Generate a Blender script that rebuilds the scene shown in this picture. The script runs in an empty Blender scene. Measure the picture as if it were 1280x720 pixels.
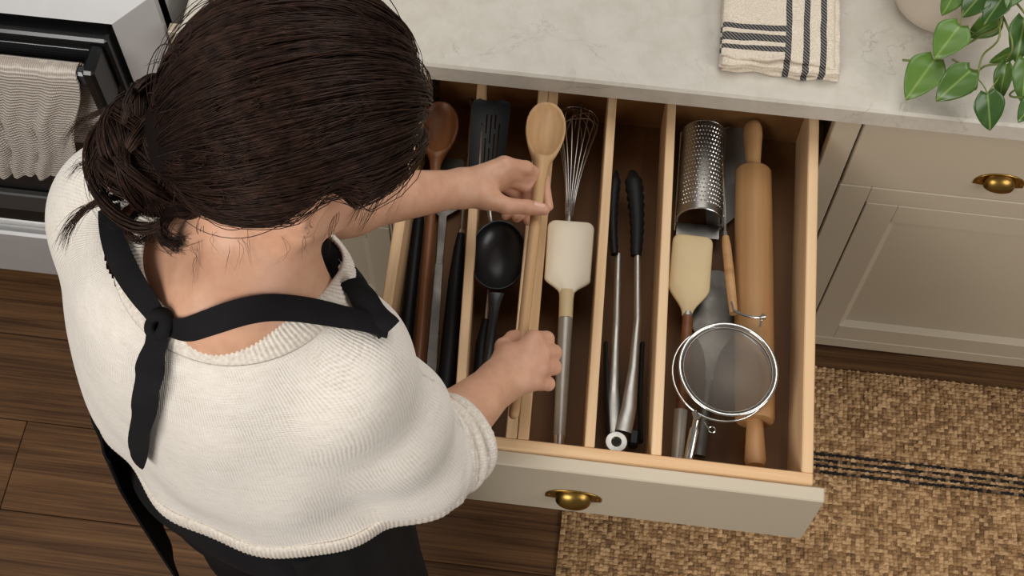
import bpy, bmesh, math, random
import numpy as np
from mathutils import Vector, Matrix

random.seed(7)
np.random.seed(7)
SC = bpy.context.scene
COL = SC.collection

# ------------------------------------------------------------------ camera
CAM_POS = np.array([-0.3385, -1.2463, 2.5259])
CAM_PITCH, CAM_YAW, CAM_ROLL, CAM_F = 0.4928, 0.1000, 0.0227, 1698.5


def _rot():
    c, s = math.cos(CAM_PITCH), math.sin(CAM_PITCH)
    rx = np.array([[1, 0, 0], [0, c, -s], [0, s, c]])
    c, s = math.cos(CAM_YAW), math.sin(CAM_YAW)
    rz = np.array([[c, -s, 0], [s, c, 0], [0, 0, 1]])
    c, s = math.cos(CAM_ROLL), math.sin(CAM_ROLL)
    rr = np.array([[c, -s, 0], [s, c, 0], [0, 0, 1]])
    return rz @ rx @ rr


CAM_R = _rot()
cam_data = bpy.data.cameras.new("camera")
cam_data.sensor_width = 36.0
cam_data.lens = CAM_F / 1280.0 * 36.0
cam_data.clip_start = 0.05
cam = bpy.data.objects.new("camera", cam_data)
COL.objects.link(cam)
_m = Matrix([list(CAM_R[i]) + [CAM_POS[i]] for i in range(3)] + [[0, 0, 0, 1]])
cam.matrix_world = _m
SC.camera = cam

# ------------------------------------------------------------------ light
world = bpy.data.worlds.new("world")
SC.world = world
world.use_nodes = True
_bg = world.node_tree.nodes["Background"]
_bg.inputs[0].default_value = (1.0, 0.965, 0.92, 1)
_bg.inputs[1].default_value = 0.18


def area_light(name, loc, target, sx, sy, power, color):
    d = bpy.data.lights.new(name, 'AREA')
    d.shape = 'RECTANGLE'
    d.size, d.size_y = sx, sy
    d.energy = power
    d.color = color
    o = bpy.data.objects.new(name, d)
    COL.objects.link(o)
    o.location = loc
    v = Vector(target) - Vector(loc)
    o.rotation_euler = v.to_track_quat('-Z', 'Y').to_euler()
    return o


area_light("window_daylight", (-1.7, -2.4, 2.7), (-0.2, -0.3, 0.85), 1.5, 1.3, 58, (1.0, 0.975, 0.94))
area_light("front_right_fill", (2.0, -1.5, 2.6), (-0.2, -0.3, 0.8), 1.5, 1.3, 36, (1.0, 0.975, 0.94))  # added fill from the front right to brighten the cabinets; no window known there
area_light("ceiling_daylight", (-0.2, 0.6, 3.2), (-0.4, -0.3, 0.9), 1.8, 1.8, 29, (1.0, 0.985, 0.96))

SC.view_settings.view_transform = 'Standard'
SC.view_settings.look = 'None'
SC.view_settings.gamma = 1.0
SC.view_settings.use_curve_mapping = False
SC.view_settings.exposure = 0.0


# ------------------------------------------------------------------ measuring: where a point of a plane is
def ray(px, py):
    d = CAM_R @ np.array([(px - 640) / CAM_F, -(py - 360) / CAM_F, -1.0])
    return d


def at(px, py, z):
    d = ray(px, py)
    return CAM_POS + d * ((z - CAM_POS[2]) / d[2])


def at_y(px, py, y):
    d = ray(px, py)
    return CAM_POS + d * ((y - CAM_POS[1]) / d[1])


def unit(v):
    v = np.asarray(v, float)
    return v / (np.linalg.norm(v) + 1e-12)


# ------------------------------------------------------------------ mesh helpers
class MB:
    def __init__(self):
        self.V, self.F = [], []

    def add(self, verts, faces):
        n = len(self.V)
        self.V.extend([tuple(map(float, v)) for v in verts])
        self.F.extend([tuple(int(i) + n for i in f) for f in faces])
        return self

    def obox(self, c, ax, half, bev=0.0015):
        """box with chamfered edges; ax = three unit axes, half = half sizes"""
        c = np.asarray(c, float)
        ax = [np.asarray(a, float) for a in ax]
        b = min(bev, min(half) * 0.45)
        vs, idx = [], {}
        for sx in (-1, 1):
            for sy in (-1, 1):
                for sz in (-1, 1):
                    s = (sx, sy, sz)
                    for k in range(3):
                        h = [half[i] - (b if i != k else 0) for i in range(3)]
                        idx[(s, k)] = len(vs)
                        vs.append(c + sum(ax[i] * h[i] * s[i] for i in range(3)))
        fs = []
        for k in range(3):
            a, d = [(1, 2), (2, 0), (0, 1)][k]
            for sg in (-1, 1):
                q = []
                for (p, r) in ((-1, -1), (1, -1), (1, 1), (-1, 1)):
                    s = [0, 0, 0]
                    s[k], s[a], s[d] = sg, p, r
                    q.append(idx[(tuple(s), k)])
                fs.append(q if sg > 0 else q[::-1])
        for k in range(3):                                    # edges along axis k
            a, d = [(1, 2), (2, 0), (0, 1)][k]
            for sa in (-1, 1):
                for sd in (-1, 1):
                    s0, s1 = [0, 0, 0], [0, 0, 0]
                    s0[k], s1[k] = -1, 1
                    s0[a] = s1[a] = sa
                    s0[d] = s1[d] = sd
                    s0, s1 = tuple(s0), tuple(s1)
                    q = [idx[(s0, a)], idx[(s0, d)], idx[(s1, d)], idx[(s1, a)]]
                    fs.append(q if sa * sd < 0 else q[::-1])
        for sx in (-1, 1):
            for sy in (-1, 1):
                for sz in (-1, 1):
                    s = (sx, sy, sz)
                    q = [idx[(s, 0)], idx[(s, 1)], idx[(s, 2)]]
                    fs.append(q if sx * sy * sz > 0 else q[::-1])
        return self.add(vs, fs)

    def box(self, x0, x1, y0, y1, z0, z1, bev=0.0015):
        return self.obox(((x0 + x1) / 2, (y0 + y1) / 2, (z0 + z1) / 2), np.eye(3),
                         (abs(x1 - x0) / 2, abs(y1 - y0) / 2, abs(z1 - z0) / 2), bev)

    def loft(self, rings, closed=True, cap=True):
        n = len(rings[0])
        vs = [p for r in rings for p in r]
        fs = []
        for i in range(len(rings) - 1):
            for j in range(n if closed else n - 1):
                a, b = i * n + j, i * n + (j + 1) % n
                fs.append((a, b, b + n, a + n))
        if cap and closed:
            fs.append(tuple(range(n))[::-1])
            fs.append(tuple((len(rings) - 1) * n + j for j in range(n)))
        return self.add(vs, fs)

    def tube(self, path, radii, n=8, cap=True, up=None, closed=False):
        P = [np.asarray(p, float) for p in path]
        m = len(P)
        if not hasattr(radii, '__len__'):
            radii = [radii] * m
        T = []
        for i in range(m):
            if closed:
                t = P[(i + 1) % m] - P[i - 1]
            else:
                t = P[min(i + 1, m - 1)] - P[max(i - 1, 0)]
            T.append(unit(t))
        u = np.asarray(up if up is not None else ((0, 0, 1) if abs(T[0][2]) < 0.9 else (1, 0, 0)), float)
        u = unit(u - T[0] * u.dot(T[0]))
        rings = []
        for i in range(m):
            if up is not None:
                u = np.asarray(up, float)
            u = unit(u - T[i] * u.dot(T[i]))
            w = np.cross(T[i], u)
            r = radii[i]
            ru, rw = (r if hasattr(r, '__len__') else (r, r))
            rings.append([P[i] + u * ru * math.cos(a) + w * rw * math.sin(a)
                          for a in np.linspace(0, 2 * math.pi, n, endpoint=False)])
        if closed:
            rings.append(rings[0])
            return self.loft(rings, True, False)
        return self.loft(rings, True, cap)

    def lathe(self, prof, c, ax=(0, 0, 1), n=24, cap=True):
        ax = unit(ax)
        u = unit(np.cross(ax, (0, 1, 0) if abs(ax[1]) < 0.9 else (1, 0, 0)))
        w = np.cross(ax, u)
        c = np.asarray(c, float)
        rings = [[c + ax * h + (u * math.cos(a) + w * math.sin(a)) * max(r, 1e-5)
                  for a in np.linspace(0, 2 * math.pi, n, endpoint=False)] for r, h in prof]
        return self.loft(rings, True, cap)

    def prism(self, pts, o, u, w, t, bev=0.001):
        """flat outline (2-D) in the plane o,u,w, thickness t along u x w, small bevel"""
        o, u, w = np.asarray(o, float), unit(u), unit(w)
        nn = np.cross(u, w)
        P = np.asarray(pts, float)
        c = P.mean(0)
        L = np.linalg.norm(P - c, axis=1, keepdims=True)
        Q = c + (P - c) * np.maximum(1 - bev / np.maximum(L, 1e-6), 0.2)
        R3 = lambda A, h: [o + u * a + w * b + nn * h for a, b in A]
        return self.loft([R3(Q, 0), R3(P, bev), R3(P, t - bev), R3(Q, t)])

    def grid(self, pts):
        """open sheet from a 2-D array of points"""
        n, m = len(pts), len(pts[0])
        vs = [p for r in pts for p in r]
        fs = [(i * m + j, i * m + j + 1, (i + 1) * m + j + 1, (i + 1) * m + j)
              for i in range(n - 1) for j in range(m - 1)]
        return self.add(vs, fs)

    def slab(self, pts, thick):
        """closed sheet: a 2-D array of points given thickness along its normals"""
        A = np.asarray(pts, float)
        du = np.gradient(A, axis=0)
        dv = np.gradient(A, axis=1)
        N = np.cross(du, dv)
        N /= np.linalg.norm(N, axis=2, keepdims=True) + 1e-12
        B = A - N * thick
        n, m = A.shape[:2]
        vs = list(A.reshape(-1, 3)) + list(B.reshape(-1, 3))
        k = n * m
        fs = []
        for i in range(n - 1):
            for j in range(m - 1):
                a, b, c, d = i * m + j, i * m + j + 1, (i + 1) * m + j + 1, (i + 1) * m + j
                fs.append((a, d, c, b))
                fs.append((k + a, k + b, k + c, k + d))
        for i in range(n - 1):
            for j in (0, m - 1):
                a, d = i * m + j, (i + 1) * m + j
                fs.append((a, k + a, k + d, d) if j == 0 else (a, d, k + d, k + a))
        for j in range(m - 1):
            for i in (0, n - 1):
                a, b = i * m + j, i * m + j + 1
                fs.append((a, b, k + b, k + a) if i == 0 else (a, k + a, k + b, b))
        return self.add(vs, fs)


def thing(name, loc, label, cat, group=None, kind=None):
    o = bpy.data.objects.new(name, None)
    o.empty_display_size = 0.05
    COL.objects.link(o)
    o.location = [float(x) for x in loc]
    tag(o, label, cat, group, kind)
    return o


def tag(o, label=None, cat=None, group=None, kind=None):
    if label:
        o["label"] = label
    if cat:
        o["category"] = cat
    if group:
        o["group"] = group
    if kind:
        o["kind"] = kind
    return o


def origin_of(o):
    p = np.zeros(3)
    while o is not None:
        p += np.array(o.location)
        o = o.parent
    return p


def fast_mesh(me, V, F):
    """fill a mesh from vertices and faces of any size"""
    if isinstance(F, np.ndarray):
        tot = np.full(len(F), F.shape[1], np.int32)
        idx = F.reshape(-1).astype(np.int32)
    else:
        tot = np.fromiter((len(f) for f in F), np.int32, len(F))
        idx = np.fromiter((i for f in F for i in f), np.int32, int(tot.sum()))
    me.vertices.add(len(V))
    me.vertices.foreach_set('co', np.ascontiguousarray(V, np.float32).reshape(-1))
    me.loops.add(len(idx))
    me.loops.foreach_set('vertex_index', idx)
    me.polygons.add(len(tot))
    me.polygons.foreach_set('loop_start', np.concatenate([[0], np.cumsum(tot)[:-1]]).astype(np.int32))
    me.update(calc_edges=True)
    me.validate()


def obj(name, mb, mat, parent=None, loc=None, smooth=35, kind=None, label=None):
    """link a mesh built in world coordinates as one object, under its parent"""
    V = np.asarray(mb.V, float)
    org = origin_of(parent) if parent is not None else np.zeros(3)
    if loc is None:
        loc = org if parent is not None else np.array([V[:, 0].mean(), V[:, 1].mean(), V[:, 2].min()])
    loc = np.asarray(loc, float)
    me = bpy.data.meshes.new(name)
    fast_mesh(me, V - loc, mb.F)
    if mat is not None:
        me.materials.append(mat)
    if smooth:
        me.shade_smooth()
        if smooth < 180:
            me.set_sharp_from_angle(angle=math.radians(smooth))
    else:
        me.shade_flat()
    o = bpy.data.objects.new(name, me)
    COL.objects.link(o)
    o.location = [float(x) for x in (loc - org)]
    o.parent = parent
    if kind:
        o["kind"] = kind
    if label:
        o["label"] = label
    return o


def recalc(o):
    bm = bmesh.new()
    bm.from_mesh(o.data)
    bmesh.ops.recalc_face_normals(bm, faces=bm.faces)
    bm.to_mesh(o.data)
    bm.free()
    return o


# ------------------------------------------------------------------ signed-distance modelling
def sd_cone(P, a, b, ra, rb):
    """round cone from a (radius ra) to b (radius rb)"""
    a, b = np.asarray(a, np.float32), np.asarray(b, np.float32)
    d = b - a
    t = np.clip(((P - a) @ d) / (d @ d + 1e-9), 0, 1)
    q = P - a - t[..., None] * d
    return np.sqrt((q * q).sum(-1)) - (ra + (rb - ra) * t)


def sd_ell(P, c, ax, r):
    """ellipsoid with axes ax (rows) and radii r"""
    q = (P - np.asarray(c, np.float32)) @ np.asarray(ax, np.float32).T
    r = np.asarray(r, np.float32)
    k0 = np.sqrt(((q / r) ** 2).sum(-1))
    k1 = np.sqrt(((q / (r * r)) ** 2).sum(-1)) + 1e-9
    return k0 * (k0 - 1) / k1


def sd_box(P, c, ax, h, rad):
    q = np.abs((P - np.asarray(c, np.float32)) @ np.asarray(ax, np.float32).T) - (np.asarray(h, np.float32) - rad)
    return np.sqrt((np.maximum(q, 0) ** 2).sum(-1)) + np.minimum(q.max(-1), 0) - rad


def smin(a, b, k):
    h = np.clip(0.5 + 0.5 * (b - a) / k, 0, 1)
    return b + (a - b) * h - k * h * (1 - h)


def smax(a, b, k):
    return -smin(-a, -b, k)


def nets(fn, lo, hi, h):
    """naive surface nets: mesh of fn < 0"""
    lo, hi = np.asarray(lo, float), np.asarray(hi, float)
    n = np.ceil((hi - lo) / h).astype(int) + 1
    xs = [lo[i] + h * np.arange(n[i]) for i in range(3)]
    val = np.empty(n, np.float32)
    B = 16
    cen, blk_ = [], []
    for i in range(0, n[0], B):
        for j in range(0, n[1], B):
            for k in range(0, n[2], B):
                m_ = [min(B, n[0] - i), min(B, n[1] - j), min(B, n[2] - k)]
                blk_.append((i, j, k, m_))
                cen.append([lo[0] + h * (i + (m_[0] - 1) / 2), lo[1] + h * (j + (m_[1] - 1) / 2), lo[2] + h * (k + (m_[2] - 1) / 2)])
    cv = fn(np.asarray(cen, np.float32))
    lim = h * B * 0.87 * 1.35 + 0.008
    todo = []
    for (i, j, k, m_), v in zip(blk_, cv):
        if abs(v) > lim:
            val[i:i + m_[0], j:j + m_[1], k:k + m_[2]] = v
        else:
            todo.append((i, j, k, m_))
    for c0 in range(0, len(todo), 60):                       # blocks near the surface, in batches
        part = todo[c0:c0 + 60]
        pts = []
        for (i, j, k, m_) in part:
            X, Y, Z = np.meshgrid(xs[0][i:i + m_[0]], xs[1][j:j + m_[1]], xs[2][k:k + m_[2]], indexing='ij')
            pts.append(np.stack([X, Y, Z], -1).reshape(-1, 3))
        vv = fn(np.concatenate(pts).astype(np.float32))
        q = 0
        for (i, j, k, m_) in part:
            cnt_ = m_[0] * m_[1] * m_[2]
            val[i:i + m_[0], j:j + m_[1], k:k + m_[2]] = vv[q:q + cnt_].reshape(m_)
            q += cnt_
    s = val < 0
    c = [n[0] - 1, n[1] - 1, n[2] - 1]
    off = [(0, 0, 0), (1, 0, 0), (0, 1, 0), (1, 1, 0), (0, 0, 1), (1, 0, 1), (0, 1, 1), (1, 1, 1)]
    sl = lambda A, o: A[o[0]:o[0] + c[0], o[1]:o[1] + c[1], o[2]:o[2] + c[2]]
    tot = np.zeros(c, np.int8)
    for o in off:
        tot += sl(s, o)
    act = (tot > 0) & (tot < 8)
    ids = -np.ones(c, np.int64)
    ijk = np.argwhere(act)
    ids[act] = np.arange(len(ijk))
    cv8 = [val[ijk[:, 0] + o[0], ijk[:, 1] + o[1], ijk[:, 2] + o[2]] for o in off]
    acc = np.zeros((len(ijk), 3), np.float32)
    cnt = np.zeros(len(ijk), np.float32)
    for a in range(8):
        for k in range(3):
            if off[a][k] == 0:
                o2 = list(off[a])
                o2[k] = 1
                va, vb = cv8[a], cv8[off.index(tuple(o2))]
                m = (va < 0) != (vb < 0)
                t = np.where(m, va / np.where(m, va - vb, 1), 0)
                cnt += m
                for q in range(3):
                    acc[:, q] += np.where(m, off[a][q] + (t if q == k else 0), 0)
    V = lo + h * (ijk + acc / cnt[:, None])
    F = []
    for k in range(3):
        a, b = (k + 1) % 3, (k + 2) % 3
        e0 = [slice(1, n[q] - 1) for q in range(3)]
        e0[k] = slice(0, n[k] - 1)
        e1 = list(e0)
        e1[k] = slice(1, n[k])
        s0, s1 = s[tuple(e0)], s[tuple(e1)]
        ch = np.argwhere(s0 != s1)
        if not len(ch):
            continue
        flip = s0[tuple(ch.T)]
        base = ch.copy()
        for q in range(3):
            if q != k:
                base[:, q] += 1

        def cell(da, db):
            w = base.copy()
            w[:, a] -= da
            w[:, b] -= db
            return ids[tuple(w.T)]
        Q = np.stack([cell(1, 1), cell(0, 1), cell(0, 0), cell(1, 0)], 1)
        Q[~flip] = Q[~flip][:, ::-1]
        F.append(Q)
    F = np.concatenate(F)
    mb = MB()
    mb.V = V
    mb.F = F
    return mb


def smooth_mesh(mb, it=2, lam=0.5):
    V = np.asarray(mb.V, float)
    F = np.asarray(mb.F)
    E = np.concatenate([F[:, [0, 1]], F[:, [1, 2]], F[:, [2, 3]], F[:, [3, 0]]])
    deg = np.bincount(E[:, 0], minlength=len(V)).astype(float) + np.bincount(E[:, 1], minlength=len(V))
    for _ in range(it):
        for l in (lam, -lam * 1.03):
            A = np.zeros_like(V)
            for q in range(3):
                A[:, q] = np.bincount(E[:, 0], V[E[:, 1], q], len(V)) + np.bincount(E[:, 1], V[E[:, 0], q], len(V))
            V = V + l * (A / deg[:, None] - V)
    mb.V = V
    return mb


def frame(o, x, z):
    """origin and orthonormal axes (rows) from x and an approximate z"""
    x = unit(x)
    z = np.asarray(z, float)
    z = unit(z - x * z.dot(x))
    return np.asarray(o, float), np.array([x, np.cross(z, x), z])


def place(mb, o, ax):
    mb.V = np.asarray(mb.V, float) @ ax + o
    return mb


# ------------------------------------------------------------------ materials
def lin(c):
    if isinstance(c, str):
        c = [int(c[i:i + 2], 16) for i in (0, 2, 4)]
    f = lambda v: v / 12.92 if v <= 0.04045 else ((v + 0.055) / 1.055) ** 2.4
    return tuple(f(x / 255.0) for x in c) + (1.0,)


class NT:
    def __init__(self, name):
        self.m = bpy.data.materials.new(name)
        self.m.use_nodes = True
        self.t = self.m.node_tree
        self.b = self.t.nodes["Principled BSDF"]
        self.out = self.t.nodes["Material Output"]
        self._c = None

    def n(self, typ, **kw):
        x = self.t.nodes.new(typ)
        for k, v in kw.items():
            if k.startswith('i_'):
                key = k[2:].replace('_', ' ')
                x.inputs[int(key) if key.isdigit() else key].default_value = v
            else:
                setattr(x, k, v)
        return x

    def l(self, a, b):
        self.t.links.new(a, b)

    def coord(self, scale=(1, 1, 1), rot=(0, 0, 0), loc=(0, 0, 0), out='Object'):
        if self._c is None:
            self._c = self.n('ShaderNodeTexCoord')
        mp = self.n('ShaderNodeMapping')
        mp.inputs['Scale'].default_value = scale
        mp.inputs['Rotation'].default_value = rot
        mp.inputs['Location'].default_value = loc
        self.l(self._c.outputs[out], mp.inputs[0])
        return mp.outputs[0]

    def noise(self, vec, scale, detail=4, rough=0.55, dist=0.0):
        x = self.n('ShaderNodeTexNoise')
        x.inputs['Scale'].default_value = scale
        x.inputs['Detail'].default_value = detail
        x.inputs['Roughness'].default_value = rough
        x.inputs['Distortion'].default_value = dist
        if vec is not None:
            self.l(vec, x.inputs['Vector'])
        return x.outputs[0]

    def ramp(self, fac, stops):
        x = self.n('ShaderNodeValToRGB')
        el = x.color_ramp.elements
        while len(el) < len(stops):
            el.new(0.5)
        for e, (p, c) in zip(el, stops):
            e.position = p
            e.color = c if not isinstance(c, (int, float)) else (c, c, c, 1)
        self.l(fac, x.inputs[0])
        return x.outputs[0]

    def mix(self, fac, a, b, mode='MIX'):
        x = self.n('ShaderNodeMix', data_type='RGBA', blend_type=mode)
        for sock, v in ((x.inputs[0], fac), (x.inputs[6], a), (x.inputs[7], b)):
            if hasattr(v, 'is_output'):
                self.l(v, sock)
            else:
                sock.default_value = v
        return x.outputs[2]

    def math(self, op, a, b=0.0, clamp=False):
        x = self.n('ShaderNodeMath', operation=op, use_clamp=clamp)
        for sock, v in ((x.inputs[0], a), (x.inputs[1], b)):
            if hasattr(v, 'is_output'):
                self.l(v, sock)
            else:
                sock.default_value = v
        return x.outputs[0]

    def set(self, **kw):
        for k, v in kw.items():
            s = self.b.inputs[k.replace('_', ' ')]
            if hasattr(v, 'is_output'):
                self.l(v, s)
            else:
                s.default_value = v
        return self

    def bump(self, h, strength=0.3, dist=0.002):
        x = self.n('ShaderNodeBump')
        x.inputs['Strength'].default_value = strength
        x.inputs['Distance'].default_value = dist
        self.l(h, x.inputs['Height'])
        self.l(x.outputs[0], self.b.inputs['Normal'])
        return self


def plain(name, c, rough=0.5, metal=0.0, var=0.06, scale=30, bump=0.0, spec=0.5):
    m = NT(name)
    m.b.inputs['Specular IOR Level'].default_value = spec
    c = lin(c)
    nz = m.noise(m.coord(), scale, 3)
    a = tuple(x * (1 - var) for x in c[:3]) + (1,)
    b = tuple(min(1, x * (1 + var)) for x in c[:3]) + (1,)
    m.set(Base_Color=m.ramp(nz, [(0.3, a), (0.7, b)]), Roughness=rough, Metallic=metal)
    if bump:
        m.bump(nz, bump, 0.001)
    return m.m


def wood(name, c0, c1, axis='y', fine=1.0, rough=0.45, ring=0.5, c2=None, coat=0.0):
    """grain streaks along one axis"""
    m = NT(name)
    st = {'x': (1.2, 26, 26), 'y': (26, 1.2, 26), 'z': (26, 26, 1.2)}[axis]
    st2 = {'x': (2, 160, 160), 'y': (160, 2, 160), 'z': (160, 160, 2)}[axis]
    info = m.n('ShaderNodeObjectInfo')
    add = m.n('ShaderNodeVectorMath', operation='ADD')
    m.l(m.coord(tuple(s * fine for s in st)), add.inputs[0])
    sc = m.n('ShaderNodeVectorMath', operation='SCALE')
    sc.inputs[0].default_value = (37.0, 91.0, 53.0)
    m.l(info.outputs['Random'], sc.inputs['Scale'])
    m.l(sc.outputs[0], add.inputs[1])
    big = m.noise(add.outputs[0], 1.0, 5, 0.6, 0.6)
    tiny = m.noise(m.coord(tuple(s * fine for s in st2)), 1.0, 3, 0.6)
    v = m.math('ADD', m.math('MULTIPLY', big, 1 - 0.35 * ring), m.math('MULTIPLY', tiny, 0.35 * ring))
    stops = [(0.33, lin(c0)), (0.62, lin(c1))]
    if c2:
        stops = [(0.28, lin(c2)), (0.42, lin(c0)), (0.62, lin(c1))]
    m.set(Base_Color=m.ramp(v, stops), Roughness=rough)
    m.b.inputs['Specular IOR Level'].default_value = 0.3
    if coat:
        m.set(Coat_Weight=coat, Coat_Roughness=0.25)
    m.bump(v, 0.12, 0.0008)
    return m.m


def metal(name, c, rough=0.3, brushed=None):
    m = NT(name)
    m.set(Base_Color=lin(c), Metallic=1.0)
    sc = {None: (40, 40, 40), 'x': (4, 400, 400), 'y': (400, 4, 400), 'z': (400, 400, 4)}[brushed]
    nz = m.noise(m.coord(sc), 1.0, 3)
    m.set(Roughness=m.ramp(nz, [(0.3, rough * 0.8), (0.7, rough * 1.25)]))
    return m.m

# ================================================================== THE SETTING
M = {}
M['paint'] = plain('cabinet_paint', (190, 177, 155), 0.42, 0, 0.015, 8)
M['dark'] = plain('dark_gap', (28, 24, 20), 0.8)
M['brass'] = metal('aged_brass', (150, 118, 60), 0.34)
M['steel'] = metal('steel', (188, 186, 182), 0.28)
M['steel_brushed'] = plain('brushed_steel', (222, 221, 220), 0.34, 0.45, 0.02, 20)
M['black_enamel'] = plain('black_enamel', (17, 17, 18), 0.22, 0, 0.1, 10)
M['black_plastic'] = plain('black_nylon', (16, 16, 17), 0.5, 0, 0.1, 40, 0.0, 0.22)


def marble():
    m = NT('quartz_counter')
    c = m.coord()
    wob = m.noise(c, 7.0, 6, 0.6, 1.6)
    vein = m.math('ABSOLUTE', m.math('SUBTRACT', wob, 0.5))
    v = m.ramp(vein, [(0.0, 1.0), (0.014, 0.0)])
    brk = m.ramp(m.noise(m.coord((1, 1, 1), (0, 0, 0), (4, 7, 1)), 9, 4), [(0.50, 0.0), (0.66, 1.0)])
    vf = m.math('MULTIPLY', v, brk)
    mott = m.noise(c, 26, 6, 0.65, 0.4)
    base = m.ramp(mott, [(0.3, lin((194, 186, 172))), (0.55, lin((204, 197, 184))), (0.8, lin((211, 205, 193)))])
    cl = m.ramp(m.noise(c, 5, 5, 0.6, 0.8), [(0.45, 0.0), (0.8, 0.3)])
    base = m.mix(cl, base, lin((176, 166, 150)))
    col = m.mix(m.math('MULTIPLY', vf, 0.55), base, lin((128, 118, 106)))
    m.set(Base_Color=col, Roughness=0.34)
    return m.m


M['marble'] = marble()
M['pine'] = wood('pine_board', (204, 162, 116), (230, 196, 154), 'y', 0.8, 0.5)
M['pine_x'] = wood('pine_board_cross', (208, 166, 120), (236, 202, 160), 'x', 0.8, 0.5)
M['pine_z'] = wood('pine_board_tall', (170, 122, 76), (196, 150, 100), 'z', 0.8, 0.5)
M['ply'] = wood('drawer_bottom_ply_shaded', (80, 52, 27), (108, 74, 40), 'y', 0.5, 0.65)  # darkened wood: shade inside the drawer is put into the colour
M['plank'] = wood('dark_oak_plank', (78, 52, 31), (120, 85, 53), 'x', 1.6, 0.55, 1.2, (48, 30, 18))

# ---- floor of wide dark planks (butt joint measured beside the oven)
fb = MB().box(-2.4, 1.5, -1.9, 0.66, -0.05, -0.012, 0.001)
floor = obj('floor', fb, M['dark'], smooth=0)
tag(floor, 'dark brown hardwood plank floor', None, None, 'structure')
_j = at(34, 526, 0)
PW = 0.185
row0 = _j[1] - PW * 8
k = 0
rowy = row0
while rowy < 0.6:
    x = -2.4 + (0.37 * k % 0.9)
    # a row starts short, then runs on in long boards; the row in front of the measured joint ends there
    cuts = [-2.4, x - 0.2, x + 1.15, x + 2.4, 1.5]
    if abs(rowy + PW - _j[1]) < 0.01:
        cuts = [-2.4, _j[0], _j[0] + 1.3, _j[0] + 2.5, 1.5]
    cuts = sorted(c for c in set(cuts) if -2.4 <= c <= 1.5)
    for a, b in zip(cuts[:-1], cuts[1:]):
        if b - a > 0.05:
            p = MB().box(a + 0.0008, b - 0.0008, rowy + 0.0008, rowy + PW - 0.0008, -0.012, 0.0, 0.0012)
            obj('plank', p, M['plank'], floor, loc=((a + b) / 2, rowy, -0.012), smooth=0)
    rowy += PW
    k += 1


# ---- woven jute rug with a black stripe: geometry of the weave
def rug():
    x0, x1 = -0.318, 1.02
    yb = at(1022, 460, 0.008)[1] + 0.002
    y0, y1 = -0.98, yb
    cx, cy = 0.0088, 0.0078
    h = 0.0022
    nx, ny = int((x1 - x0) / h), int((y1 - y0) / h)
    X, Y = np.meshgrid(np.linspace(x0, x1, nx), np.linspace(y0, y1, ny), indexing='ij')
    rs = np.random.RandomState(3)
    wob = 0.0016 * np.sin(X * 61 + 3 * np.sin(Y * 17)) + 0.0012 * np.sin(Y * 83 + X * 23)
    u, v = (X + wob) / cx, (Y + 0.7 * wob[::-1]) / cy
    iu, iv = np.floor(u).astype(int), np.floor(v).astype(int)
    rnd = rs.rand(400, 400)
    par = (iu + iv) % 2
    a = np.abs(np.sin(np.pi * u)) ** 0.6
    b = np.abs(np.sin(np.pi * v)) ** 0.6
    Z = 0.004 + 0.0085 * a * b * (0.5 + 0.5 * par) + 0.0020 * rnd[iu % 400, iv % 400]
    mb = MB()
    V = np.stack([X, Y, Z], -1)
    I = np.arange(nx * ny).reshape(nx, ny)
    Q = np.stack([I[:-1, :-1], I[1:, :-1], I[1:, 1:], I[:-1, 1:]], -1).reshape(-1, 4)
    V = V.reshape(-1, 3)
    n0 = len(V)
    V = np.concatenate([V, [(x0, y0, 0.0004), (x1, y0, 0.0004), (x1, y1, 0.0004), (x0, y1, 0.0004)]])
    mb.V, mb.F = V, np.concatenate([Q, [[n0 + 3, n0 + 2, n0 + 1, n0]]])
    m = NT('jute')
    c = m.coord()
    dv = m.n('ShaderNodeVectorMath', operation='DIVIDE')
    dv.inputs[1].default_value = (cx, cy, 1000.0)
    m.l(c, dv.inputs[0])
    fl = m.n('ShaderNodeVectorMath', operation='FLOOR')
    m.l(dv.outputs[0], fl.inputs[0])
    wn = m.n('ShaderNodeTexWhiteNoise')
    m.l(fl.outputs[0], wn.inputs['Vector'])
    cell = m.n('ShaderNodeSeparateColor')
    m.l(wn.outputs['Color'], cell.inputs[0])
    fib = m.noise(m.coord((300, 90, 90)), 1.0, 3)
    pat = m.noise(c, 9, 3)
    s = m.math('ADD', m.math('MULTIPLY', cell.outputs[0], 0.55), m.math('ADD', m.math('MULTIPLY', fib, 0.3), m.math('MULTIPLY', pat, 0.3)))
    col = m.ramp(s, [(0.2, lin((100, 72, 46))), (0.5, lin((158, 122, 82))), (0.9, lin((208, 174, 130)))])
    sep = m.n('ShaderNodeSeparateXYZ')
    m.l(m._c.outputs['Object'], sep.inputs[0])
    # five thin black weft lines
    yc = sep.outputs[1]
    ys = at(1020, 578, 0.008)[1]
    mask = None
    for q in range(4):
        d = m.math('ABSOLUTE', m.math('SUBTRACT', yc, float(ys + 0.019 - 0.0125 * q - 0.0)))
        w = m.math('LESS_THAN', d, 0.0031)
        mask = w if mask is None else m.math('MAXIMUM', mask, w)
    mask = m.math('MULTIPLY', mask, m.ramp(cell.outputs[1], [(0.1, 0.55), (0.3, 1.0)]))
    col = m.mix(mask, col, lin((24, 22, 22)))
    m.set(Base_Color=col, Roughness=0.9)
    o = obj('rug', mb, m.m, loc=(0, 0, 0), smooth=0)
    tag(o, 'brown woven jute rug with a thin black striped band', 'rug')


rug()

# ---- counter
ZC, CT = 0.915, 0.0385
XL = at(218, 55, ZC)[0]
ct = obj('countertop', MB().box(XL, 1.25, -0.03, 0.62, ZC - CT, ZC, 0.004), M['marble'])
tag(ct, 'pale veined quartz countertop above the open drawer', 'countertop')


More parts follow.
